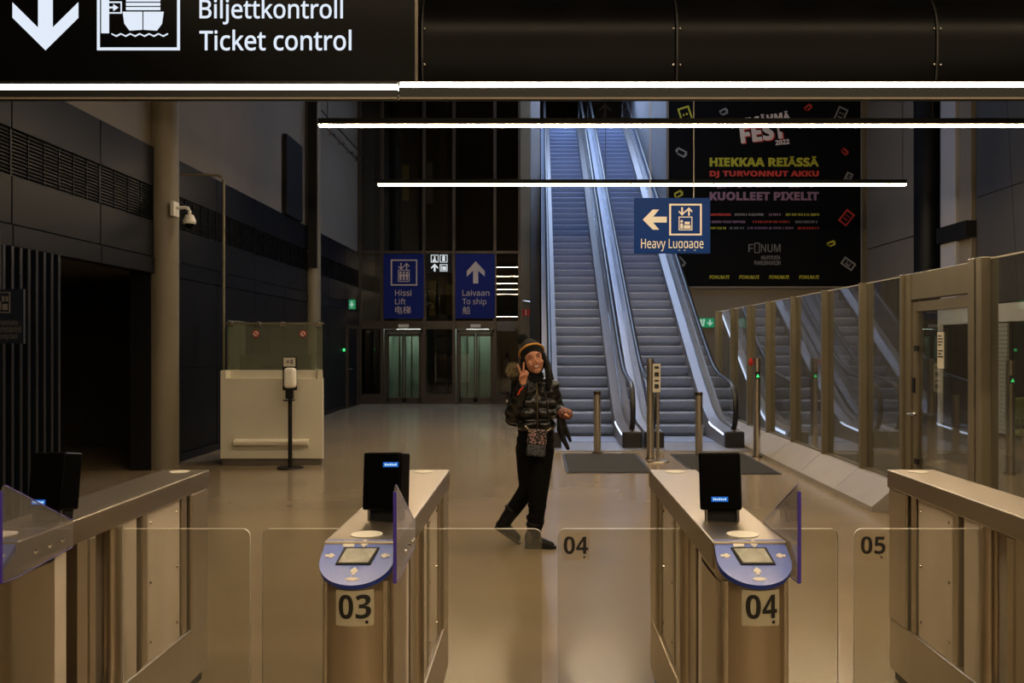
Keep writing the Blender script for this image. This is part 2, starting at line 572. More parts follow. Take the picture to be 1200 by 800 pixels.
for y0, y1 in bays:
    a, b = y0 + 0.008, y1 - 0.008
    MB().box(LX - 0.05, LX, a, b, 3.645, 4.15).build("panel", "dark_panel", wl, bevel=0.004, seg=1)
    MB().box(LX - 0.05, LX, a, b, 2.745, 3.20).build("panel", "dark_panel", wl, bevel=0.004, seg=1)
    g = MB()
    for k in range(12):
        z = 3.215 + k * 0.035
        g.add([(LX - 0.045, a, z), (LX - 0.045, b, z), (LX - 0.012, b, z + 0.012), (LX - 0.012, a, z + 0.012),
               (LX - 0.045, a, z + 0.006), (LX - 0.045, b, z + 0.006), (LX - 0.012, b, z + 0.018), (LX - 0.012, a, z + 0.018)],
              [(0, 1, 2, 3), (7, 6, 5, 4), (3, 2, 6, 7), (0, 3, 7, 4), (1, 5, 6, 2), (0, 4, 5, 1)])
    n = max(2, int((b - a) / 0.28))
    for k in range(n + 1):
        yy = a + (b - a) * k / n
        g.box(LX - 0.03, LX - 0.008, yy - 0.006, yy + 0.006, 3.205, 3.64)
    g.build("grille", "dark_ledge", wl)["kind"] = "stuff"
    MB().box(LX - 0.06, LX + 0.012, a, b, 2.53, 2.735).build("panel", "dark_ledge", wl, bevel=0.006, seg=1)
    if y0 > 11:
        for z0, z1 in ((0.12, 1.28), (1.29, 2.52)):
            MB().box(LX - 0.05, LX, a, b, z0, z1).build("panel", "dark_panel", wl, bevel=0.004, seg=1)
MB().box(LX - 0.05, LX + 0.01, 11.9, 24.6, 0, 0.11).build("skirting", "black", wl)
# recess behind the slat screen
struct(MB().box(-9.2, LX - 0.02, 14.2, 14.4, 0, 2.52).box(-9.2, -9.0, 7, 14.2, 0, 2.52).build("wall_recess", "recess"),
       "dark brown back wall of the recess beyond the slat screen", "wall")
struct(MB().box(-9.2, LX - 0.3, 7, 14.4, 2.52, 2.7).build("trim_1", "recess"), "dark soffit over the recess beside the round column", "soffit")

# ---- lift shaft front (back wall)
BY = 24.7
wb = struct(thing("wall_back", (-2.7, BY, 0), "", "wall"), "tall glazed lift shaft front with slim metal mullions", "wall")
mull = [gx(p, BY) for p in (422, 448, 497, 532, 580, 609)]
for x in mull:
    MB().box(x - 0.045, x + 0.045, BY - 0.06, BY + 0.06, 0, 12.5).build("mullion", "mullion", wb, bevel=0.006, seg=1)
for i in range(5):
    x0, x1 = mull[i] + 0.046, mull[i + 1] - 0.046
    MB().box(x0, x1, BY - 0.05, BY + 0.05, 4.14, 4.21).build("transom", "mullion", wb)
    MB().box(x0, x1, BY - 0.06, BY + 0.05, 2.06, 2.28).build("transom", "mullion", wb)
    MB().box(x0, x1, BY - 0.01, BY + 0.01, 4.22, 8.4).build("pane", "lift_glass", wb)
    MB().box(x0, x1, BY - 0.01, BY + 0.01, 8.5, 12.4).build("pane", "lift_glass", wb)
    MB().box(x0, x1, BY - 0.05, BY + 0.05, 8.41, 8.49).build("transom", "mullion", wb)
    MB().box(x0, x1, BY - 0.01, BY + 0.01, 2.29, 4.13).build("pane", "lift_glass", wb)
    if i in (0, 2, 4):
        MB().box(x0, x1, BY - 0.05, BY + 0.05, 0, 0.27).build("kick_panel", "mullion", wb)
        MB().box(x0, x1, BY - 0.01, BY + 0.01, 0.28, 2.05).build("pane", "lift_glass", wb)
# shaft inside
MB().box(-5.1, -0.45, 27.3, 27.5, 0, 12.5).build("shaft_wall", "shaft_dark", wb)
xm = gx(520, 26)
MB().box(xm - 0.12, xm + 0.12, 25.9, 26.1, 0, 12.5).build("shaft_post", "mullion", wb)
for px in (462, 488, 545, 570):
    x = gx(px, 26.3)
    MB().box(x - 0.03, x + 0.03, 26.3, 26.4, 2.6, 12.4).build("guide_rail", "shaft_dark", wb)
for px, py, h in ((477, 216, 0.5), (505, 217, 0.6), (508, 350, 0.5), (528, 352, 0.45)):
    x, z = gx(px, 26), gz(py, 26)
    MB().box(x - 0.09, x + 0.09, 25.7, 25.85, z - h, z + h).build("weight_reflection_block", "yellow_paint" if px != 505 else "p_grey", wb)  # the grey block paints a pale reflection; the yellow ones are weights
# side walls of the shaft and the pier beside the escalator
struct(MB().box(gx(610, BY), gx(621.5, BY), BY - 0.08, 27.5, 0, 12.5).build("wall_pier", "column_paint"),
       "narrow beige wall pier between lift shaft and escalator", "wall")
struct(MB().box(gx(621.6, BY), 0.02, 26.4, 26.6, 0, 12.5).box(-0.45, -0.25, 26.6, 41, 0, 12.5).build("wall_slot_left", "pale_plaster"),
       "pale wall strip directly beside the escalator's outer edge", "wall")

# lift doors with the lit cabs behind
def lift_door(n, px0, px1, label):
    x0, x1 = gx(px0, BY), gx(px1, BY)
    d = struct(thing("door_%d" % n, ((x0 + x1) / 2, BY, 0), "", "door"), label, "door")
    MB().box(x0, x0 + 0.07, BY - 0.07, BY + 0.05, 0, 2.05).box(x1 - 0.07, x1, BY - 0.07, BY + 0.05, 0, 2.05)\
        .box(x0, x1, BY - 0.07, BY + 0.05, 1.95, 2.055).box(x0, x1, BY - 0.07, BY + 0.05, 0, 0.05).build("door_frame", "mullion", d, bevel=0.005, seg=1)
    xc = (x0 + x1) / 2
    for a, b in ((x0 + 0.075, xc - 0.005), (xc + 0.005, x1 - 0.075)):
        lf = MB().box(a, a + 0.045, BY - 0.02, BY + 0.02, 0.05, 1.945).box(b - 0.045, b, BY - 0.02, BY + 0.02, 0.05, 1.945)\
            .box(a, b, BY - 0.02, BY + 0.02, 1.86, 1.945).box(a, b, BY - 0.02, BY + 0.02, 0.05, 0.17).build("door_leaf", "mullion", d)
        MB().box(a + 0.045, b - 0.045, BY - 0.006, BY + 0.006, 0.17, 1.86).build("pane", "lift_glass", lf)
    MB().box(xc - 0.14, xc + 0.14, BY - 0.12, BY - 0.07, 2.10, 2.19).build("lamp_box", "paper", d, bevel=0.01)
    # cab behind the leaves
    MB().box(x0 - 0.03, x1 + 0.03, BY + 1.5, BY + 1.55, 0.02, 2.1).box(x0 - 0.08, x0 - 0.03, BY + 0.12, BY + 1.55, 0.02, 2.1)\
        .box(x1 + 0.03, x1 + 0.08, BY + 0.12, BY + 1.55, 0.02, 2.1).box(x0 - 0.08, x1 + 0.08, BY + 0.12, BY + 1.55, 2.1, 2.15).build("cab", "cab_green", d)
    MB().box(xc - 0.012, xc + 0.012, BY + 1.45, BY + 1.5, 0.1, 2.0).box(x0 + 0.16, x0 + 0.2, BY + 1.45, BY + 1.5, 0.1, 2.0)\
        .box(x1 - 0.2, x1 - 0.16, BY + 1.45, BY + 1.5, 0.1, 2.0).build("cab_rail", "mullion", d)
    MB().box(xc - 0.3, xc + 0.3, BY + 0.6, BY + 1.1, 2.06, 2.095).build("cab_lamp", "cab_lamp", d)
    return d
lift_door(1, 451, 496, "two-leaf glazed lift door under the lift sign, greenish cab behind")
lift_door(2, 535, 580, "two-leaf glazed lift door under the ship arrow sign, greenish cab behind")
# door at the far end of the dark side wall
d3 = struct(thing("door_3", (LX, 23.9, 0), "", "door"), "narrow dark glazed door at the far end of the dark side wall", "door")
MB().box(LX, LX + 0.06, 22.9, 23.0, 0, 2.15).box(LX, LX + 0.06, 24.2, 24.3, 0, 2.15).box(LX, LX + 0.06, 23.0, 24.2, 2.05, 2.15).build("door_frame", "mullion", d3)
MB().box(LX, LX + 0.03, 23.01, 24.19, 0.02, 2.04).build("door_leaf", "dark_ledge", d3)
MB().tube([(LX + 0.03, 23.15, 1.0), (LX + 0.09, 23.15, 1.0), (LX + 0.09, 23.3, 1.0)], 0.012).build("handle", "chrome", d3, smooth=True)

# ---- poster wall and the slot above the escalators
PY = 22.3
struct(MB().box(3.36, 9.2, PY, PY + 0.3, 0, 12.5).build("wall_poster", "plaster"), "beige wall carrying the big black poster", "wall")
struct(MB().box(3.36, 3.6, PY + 0.3, 41, 0, 12.5).build("wall_slot_right", "pale_plaster"), "pale side wall of the escalator slot beside the poster", "wall")
struct(MB().box(-0.25, 3.36, 32.9, 40.8, 9.2, 9.5).build("trim_2", "plaster"), "upper landing slab at the head of the escalators", "landing")
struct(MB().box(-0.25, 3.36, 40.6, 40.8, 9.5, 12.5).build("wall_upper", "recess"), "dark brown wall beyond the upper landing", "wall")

# ---- right wall
RX = 8.15
wr = struct(thing("wall_right", (RX, 15, 0), "", "wall"), "far side wall of beige and slate grey panels behind the glass partition", "wall")
MB().box(RX + 0.05, RX + 0.3, -8, PY, 2.36, 12.5).box(RX + 0.05, RX + 0.3, 18.3, PY, 0, 2.36).box(RX + 0.05, RX + 0.3, -8, 9.0, 0, 2.36).build("backing", "black", wr)
for z0, z1 in ((0.0, 3.98), (4.0, 12.4)):
    MB().box(RX - 0.0, RX + 0.05, 19.45, PY - 0.02, z0, z1).build("panel", "plaster", wr, bevel=0.004, seg=1)
    MB().box(RX - 0.0, RX + 0.05, 17.95, 19.42, z0 if z0 else 0, z1).build("panel", "dark_panel", wr, bevel=0.004, seg=1)
MB().box(RX - 0.14, RX + 0.05, 17.25, 17.9, 2.38, 3.62).box(RX - 0.14, RX + 0.05, 17.25, 17.9, 3.95, 12.4).build("pilaster", "pale_plaster", wr, bevel=0.01, seg=1)
MB().box(RX - 0.08, RX + 0.05, 16.75, 17.22, 2.38, 12.4).build("pilaster", "plaster", wr, bevel=0.01, seg=1)
MB().box(RX - 0.2, RX + 0.05, 16.7, 17.95, 3.63, 3.94).build("bracket", "black", wr)
for k in range(8):       # slate panels, joints leaning slightly
    ya, yb = 16.7 - k * 1.45, 16.7 - (k + 1) * 1.45 + 0.015
    for z0, z1 in ((2.38, 4.35), (4.365, 12.4)):
        s0, s1 = (z0 - 2.38) * 0.10, (z1 - 2.38) * 0.10
        MB().prism([(yb + s0, z0), (min(ya + s0, 16.72), z0), (min(ya + s1, 16.73), z1), (min(yb + s1, 16.70), z1)],
                   lambda p, t: (t, p[0], p[1]), RX, RX + 0.05).build("panel", "grey_panel", wr)
# shop front below
sf = thing("storefront", (RX, 14.5, 0), "dark glazed shop front under a white header behind the glass partition", "storefront")
MB().box(RX - 0.06, RX + 0.1, 9.0, 18.2, 2.02, 2.34).build("header", "white", sf)
MB().box(RX - 0.06, RX + 0.06, 18.08, 18.2, 0, 2.02).build("jamb", "white", sf)
MB().box(RX + 0.7, RX + 0.75, 9.0, 18.2, 0, 2.02).build("back_panel", "black", sf)
for k in range(26):
    MB().box(RX - 0.035, RX, 15.55, 16.45, 0.06 + k * 0.075, 0.06 + k * 0.075 + 0.066).build("slat", "shutter", sf)
for ya, yb in ((16.5, 18.06), (14.0, 15.5), (12.4, 13.95), (10.8, 12.35), (9.05, 10.75)):
    MB().box(RX + 0.02, RX + 0.03, ya + 0.03, yb - 0.03, 0.05, 2.0).build("pane", "dark_glass", sf)
    MB().box(RX, RX + 0.05, yb - 0.03, yb + 0.03, 0, 2.02).build("post", "black", sf)
MB().box(RX - 0.02, RX + 0.06, 9.0, 18.08, 0, 0.05).build("threshold", "steel_dark", sf)

# ---- glass partition on the right with sloping stone sill and a door
GX = 3.55
ZT = 2.28
posts = [8.62, 9.73, 11.03, 12.4, 13.75, 15.0, 16.3, 17.7]
gp = thing("glass_partition", (GX, 12, 0), "glazed partition of tall clear panes on sloping stone sill beside escalator", "partition")
for i, y in enumerate(posts):
    MB().box(GX - 0.075, GX + 0.075, y - 0.03, y + 0.03, 0.25, ZT).build("post", "frame_metal", gp, bevel=0.006, seg=1)
    MB().box(GX + 0.02, GX + 0.09, y + 0.032, y + 0.10, 0.25, ZT).build("post_cover", "steel_dark", gp)
for y0, y1 in zip(posts, posts[1:]):
    MB().box(GX - 0.006, GX + 0.006, y0 + 0.032, y1 - 0.032, 0.28, ZT - 0.01, 0).build("pane", "wall_glass", gp)
    MB().box(GX - 0.012, GX + 0.012, y0 + 0.03, y1 - 0.03, ZT - 0.01, ZT).build("edge_trim", "glass_edge", gp)
    prof = [(3.20, 0.0), (3.20, 0.05), (3.46, 0.27), (3.64, 0.27), (3.64, 0.0)]
    MB().prism(prof, lambda p, t: (p[0], t, p[1]), y0 + 0.004, y1 - 0.004).build("sill", "sill_stone", gp)
    MB().box(GX - 0.03, GX + 0.03, y0 + 0.03, y1 - 0.03, 0.27, 0.29).build("glazing_bead", "frame_metal", gp)
# door bay
d4 = struct(thing("door_4", (GX, 7.9, 0), "", "door"), "metal-framed glass door in the partition with lever handle", "door")
MB().box(GX - 0.05, GX + 0.05, 8.46, 8.58, 0, ZT).build("jamb", "frame_metal", d4, bevel=0.006, seg=1)
MB().box(GX - 0.08, GX + 0.08, 7.16, 7.26, 0, ZT + 0.02).build("jamb", "frame_metal", d4, bevel=0.006, seg=1)
MB().box(GX - 0.08, GX + 0.06, 7.04, 7.13, 0, ZT + 0.02).build("jamb", "frame_metal", d4, bevel=0.006, seg=1)
MB().box(GX - 0.04, GX + 0.04, 7.26, 8.46, 2.03, ZT).build("header", "frame_metal", d4, bevel=0.004, seg=1)
leaf = MB().box(GX - 0.03, GX + 0.03, 7.27, 7.36, 0.01, 2.01).box(GX - 0.03, GX + 0.03, 8.36, 8.45, 0.01, 2.01)\
    .box(GX - 0.03, GX + 0.03, 7.36, 8.36, 1.92, 2.01).box(GX - 0.03, GX + 0.03, 7.36, 8.36, 0.01, 0.14).build("door_leaf", "frame_metal", d4)
MB().box(GX - 0.006, GX + 0.006, 7.36, 8.36, 0.14, 1.92).build("pane", "wall_glass", leaf)
MB().tube([(GX - 0.03, 8.40, 0.96), (GX - 0.09, 8.40, 0.96), (GX - 0.09, 8.24, 0.96)], 0.011).sphere((GX - 0.03, 8.40, 0.96), 0.025).build("handle", "chrome", leaf, smooth=True)
MB().box(GX - 0.045, GX - 0.03, 8.385, 8.425, 1.16, 1.30).build("lock", "black", leaf)
for z in (1.55, 0.5):
    MB().box(GX - 0.05, GX - 0.03, 8.30, 8.37, z, z + 0.05).build("hinge", "black", leaf)
nf = Fr((GX - 0.008, 7.965, 1.40), (0, -1, 0), (0, 0, 1))
nt_ = thing("paper_notice", (GX - 0.01, 7.93, 1.40), "white paper notice with black print stuck on glass door", "notice")
MB().box(GX - 0.012, GX - 0.008, 7.84, 7.965, 1.40, 1.72).build("sheet", "paper", nt_)
fl = Flat(nf, 0.005, 0.006)
for k in range(8):
    if k != 4:
        fl.rect(0.015, 0.28 - k * 0.026, 0.015 + (0.095 if k % 3 else 0.07), 0.292 - k * 0.026)
fl.build("print_lines", "print_black", nt_)
# near pane right of the door
np_ = thing("glass_screen", (GX, 6.2, 0), "large clear glass pane right of the partition door", "glass screen")
MB().box(GX - 0.006, GX + 0.006, 4.7, 7.03, 0.06, ZT).build("pane", "wall_glass", np_)
MB().box(GX - 0.012, GX + 0.012, 4.7, 7.03, ZT, ZT + 0.012).build("edge_trim", "glass_edge", np_)
MB().box(GX - 0.03, GX + 0.03, 4.7, 7.03, 0, 0.06).build("base_rail", "frame_metal", np_)

# ---- round columns
def column(x, y, r, mat, label):
    c = MB().cone((x, y, 0), (x, y, 12.5), r, n=40).build("column", mat, smooth=True)
    tag(c, label, "column", kind="structure")
    return c
column(-4.93, 11.72, 0.205, "column_paint", "thick beige round column carrying the security camera")
column(-4.88, 19.3, 0.17, "column_paint", "slim beige round column beside the black hanging banner")
column(8.02, 18.5, 0.27, "dark_panel", "dark round column by the far side wall")

# =================================================================== LAMPS, OVERHEAD SIGN AND BULKHEAD
def strip_lamp(y, x0, x1, label, wires=()):
    H = 4.5
    t = thing("strip_lamp", ((x0 + x1) / 2, y, H), label, "lamp", "suspended ceiling strip lamps")
    MB().box(x0, x1, y - 0.04, y + 0.04, H + 0.02, H + 0.10).build("housing", "black", t)
    MB().box(x0 + 0.01, x1 - 0.01, y - 0.036, y + 0.036, H - 0.004, H + 0.02).build("diffuser", "strip", t)
    for wx in wires:
        MB().cone((wx, y, H + 0.10), (wx, y, 12.5), 0.006, n=6).build("hanger", "steel_dark", t)
strip_lamp(16.2, -2.92, 6.63, "farthest warm linear ceiling lamp hanging before the escalators", (1.2, 6.57))
strip_lamp(11.85, -2.92, 6.63, "long warm linear ceiling lamp hanging between turnstiles and escalators", (-2.8, 1.2, 5.2))
for i, y in enumerate((7.5, 3.15, -1.2, -5.5)):
    strip_lamp(y, -2.92, 6.6, ["warm linear ceiling lamp above the walking woman, out of view",
                               "warm linear ceiling lamp above the turnstiles, out of view",
                               "warm linear ceiling lamp behind the viewer",
                               "warm linear ceiling lamp at the rear end of the hall"][i], (-2.5, 1.8, 6.2))
# cool lamps on the ceiling above the escalators
for i, y in enumerate((18.6, 24.0, 29.4)):
    t = thing("ceiling_lamp", (1.6, y, 12.3), ["cool white ceiling lamp over the escalator foot", "cool white ceiling lamp over the middle of the escalators",
              "cool white ceiling lamp over the head of the escalators"][i], "lamp", "cool ceiling lamps over the escalators")
    MB().box(0.2, 3.0, y - 1.5, y + 1.5, 12.36, 12.49).build("housing", "white", t)
    MB().box(0.25, 2.95, y - 1.45, y + 1.45, 12.33, 12.36).build("diffuser", "cool_lamp", t)
    MB().box(0.16, 0.2, y - 1.54, y + 1.54, 11.3, 12.49).box(3.0, 3.04, y - 1.54, y + 1.54, 11.3, 12.49).box(0.2, 3.0, y - 1.54, y - 1.5, 11.3, 12.49)\
        .box(0.2, 3.0, y + 1.5, y + 1.54, 11.3, 12.49).build("added_spill_baffle", "black", t)  # unseen skirts added to keep the cool light from spilling into the hall

# bulkhead: lit sign, curved black covers and the front strip lamp
SY = 5.0
sv = survey(SY)
bk = struct(MB().box(-4.9, 8.0, SY + 0.3, SY + 0.42, 3.13, 4.1).build("trim_3", "black"), "black crossbeam carrying sign and curved covers", "beam")
for x in (-4.2, -0.66, 2.2, 5.2):
    r = MB().cone((x, SY + 0.36, 4.1), (x, SY + 0.36, 12.5), 0.015, n=8).build("hanger", "steel_dark", bk)
sg = thing("overhead_sign", (gx(200, SY), SY, 3.07), "backlit black overhead sign reading Ticket control with down arrow", "sign")
x1 = gx(489, SY)
MB().box(-4.4, x1, SY, SY + 0.28, gz(96, SY), 4.0).build("sign_box", "gloss_black", sg, bevel=0.006)
MB().box(x1 - 0.012, x1 + 0.004, SY - 0.006, SY + 0.29, gz(96, SY), 4.0).build("end_trim", "mullion", sg)
F0 = Fr((0, SY - 0.001, 0))
fl = Flat(F0, 0, 0.003)
def pp(*pts):
    return [(gx(a, SY), gz(b, SY)) for a, b in pts]
fl.poly(pp((45, -30), (62, -30), (62, 44), (45, 44)))
fl.poly(pp((15, 3), (15, 21), (53.5, 59), (92, 21), (92, 3), (53.5, 41)))
fl.build("arrow", "sign_glow", sg)
fl = Flat(F0, 0, 0.003)
fl.ring(*sv(114, -38, 211, 59), gx(635.2, SY))
fl.rect(*sv(119, -30, 128, 39))
fl.rect(*sv(124, 2, 143, 3.6)).rect(*sv(124, 14.6, 143, 16)).rect(*sv(124, 2, 125.4, 16)).rect(*sv(141.6, 2, 143, 16)).rect(*sv(127, 8, 135, 10))
fl.poly(pp((133, 5), (139, 9), (133, 13)))
for a, b in ((-26, -16), (-14, -3), (-1.5, 2), (3.5, 7), (8.5, 12)):
    fl.rect(*sv(148, a, 188, b))
fl.poly(pp((144, 14), (167, 14), (167, 35), (152, 36), (146, 28)))
fl.poly(pp((168.5, 14), (192, 14), (190, 28), (184, 36), (168.5, 35)))
for k in range(6):
    a = 131 + k * 11
    fl.poly(pp((a, 39), (a + 5.5, 41.6), (a + 11, 39), (a + 11, 40.6), (a + 5.5, 43.4), (a, 40.6)))
fl.build("ship_icon", "sign_glow", sg)
text("Biljettkontroll", F0, sv(234, -1.5, 402, 29), "sign_glow", sg, bold=0.012)
text("Ticket control", F0, sv(234, 35, 412, 59.5), "sign_glow", sg, bold=0.012)

edges = [(497, 790), (794.5, 1094), (1098, 1396), (1400, 1700)]
cl = ["leftmost curved black glossy cover beside the lit sign", "middle curved black glossy cover over the turnstiles", "rightmost curved black cover at top corner", "curved black cover beyond the picture edge"]
for (a, b), lab in zip(edges, cl):
    xa, xb = gx(a, SY), gx(b, SY)
    prof = [(SY + 0.28, 3.08), (SY, 3.08), (SY - 0.02, 3.2)]
    for k in range(9):
        t = k / 8 * math.pi / 2
        prof.append((SY + 0.24 - 0.26 * math.cos(t), 3.34 + 0.29 * math.sin(t)))
    prof += [(SY + 0.28, 3.63)]
    c = thing("curved_cover", ((xa + xb) / 2, SY + 0.1, 3.08), lab, "cover", "curved black covers on the crossbeam")
    MB().prism(prof, lambda p, t: (t, p[0], p[1]), xa, xb).build("shell", "gloss_black", c, smooth=True)
    for xx in (xa + 0.008, xb - 0.008):
        for z in (3.16, 3.36):
            MB().cone((xx, SY - 0.03, z), (xx, SY - 0.01, z), 0.006, n=8).build("screw", "chrome", c)
    MB().prism([(p[0], p[1]) for p in prof], lambda p, t: (t, p[0] - 0.004 if p[0] < SY + 0.2 else p[0], p[1]), xa - 0.012, xa - 0.002).build("end_rim", "black", c)
# front strip lamps in two lengths
for (a, b, dy, lab) in ((-60, 466.5, 0.012, "bright linear lamp running below the lit Ticket control sign"), (468.5, 1400, 0.0, "bright linear lamp running below the curved black covers")):
    xa, xb = gx(a, SY), gx(b, SY)
    t = thing("linear_lamp", ((xa + xb) / 2, SY, 2.98), lab, "lamp", "linear lamps under the crossbeam")
    MB().box(xa, xb, SY - 0.02, SY + 0.03, 2.972, 3.036 - dy).build("housing", "black", t)
    MB().box(xa, xb, SY - 0.032, SY - 0.02, 2.968, 2.978).build("lip", "plaster", t)
    MB().box(xa + 0.003, xb - 0.003, SY - 0.01, SY + 0.03, 3.036 - dy, 3.066 - dy).build("diffuser", "strip_front", t)
    MB().box(xa, xb, SY - 0.02, SY + 0.3, 3.066 - dy, 3.070).build("lamp_cover", "black", t)
    for x in (xa + 0.3, xb - 0.3):
        MB().box(x - 0.02, x + 0.02, SY + 0.03, SY + 0.05, 3.0, 3.066).build("bracket", "black", t)

# hanging blue sign "Heavy Luggage"
HY = 14.0
sv = survey(HY)
F1 = Fr((0, HY - 0.025, 0))
hs = thing("hanging_sign", (gx(787, HY), HY, gz(297, HY)), "blue hanging sign reading Heavy Luggage with left arrow", "sign")
x0, z0, x1, z1 = sv(743, 232, 832, 297)
MB().box(x0, x1, HY - 0.025, HY + 0.025, z0, z1).build("board", "sign_navy", hs, bevel=0.004)
fl = Flat(F1, 0, 0.003); r = sv(753, 245, 781, 270)
fl.arrow((r[0] + r[2]) / 2, (r[1] + r[3]) / 2, r[2] - r[0], math.pi, 0.24, 0.42); fl.build("arrow", "sign_white", hs)
fl = Flat(F1, 0, 0.003)
fl.ring(*sv(784, 239, 822, 276), 0.027)
q = sv(795, 254, 811, 270); fl.ring(*q, 0.014)
fl.rect(*sv(797, 262, 800, 268)).disc(gx(798.5, HY), gz(259.5, HY), 0.02).rect(*sv(801, 264, 809, 268)).rect(*sv(802, 260, 808, 263))
a = sv(796, 243, 802, 253); fl.arrow(gx(799, HY), gz(248, HY), 0.13, -math.pi / 2, 0.2, 0.4)
fl.arrow(gx(807, HY), gz(248, HY), 0.13, math.pi / 2, 0.2, 0.4)
fl.build("lift_icon", "sign_white", hs)
text("Heavy Luggage", F1, sv(751, 280, 824, 294.5), "sign_white", hs, bold=0.004)
for px in (762, 813):
    MB().cone((gx(px, HY), HY, z1), (gx(px, HY), HY, 12.5), 0.006, n=6).build("hanger_wire", "paper", hs)

# =================================================================== ESCALATORS
T30 = math.tan(math.radians(30))
YB, YT = 15.5, 32.0
def nz(y):
    def f(s):
        return T30 * (math.sqrt(s * s + 0.36) + s) / 2
    return f(y - YB) - f(y - YT)

def sweep(prof, ys, clampz=None, mi=0):
    """profile [(x, dz)] swept along the escalator line"""
    mb = MB(); n = len(prof)
    vs = []
    for y in ys:
        for x, dz in prof:
            z = nz(y) + dz
            vs.append((x, y, z if clampz is None else max(clampz, z)))
    fs = []
    for i in range(len(ys) - 1):
        for j in range(n):
            a, b = i * n + j, i * n + (j + 1) % n
            fs.append((a, b, b + n, a + n))
    fs.append(tuple(range(n - 1, -1, -1)))
    fs.append(tuple(range((len(ys) - 1) * n, len(ys) * n)))
    return mb.add(vs, fs, mi)

def yr(a, b):
    out, y = [], a
    while y < b - 1e-6:
        out.append(y)
        y += 0.15 if (abs(y - YB) < 1.4 or abs(y - YT) < 1.4) else 1.0
    return out + [b]

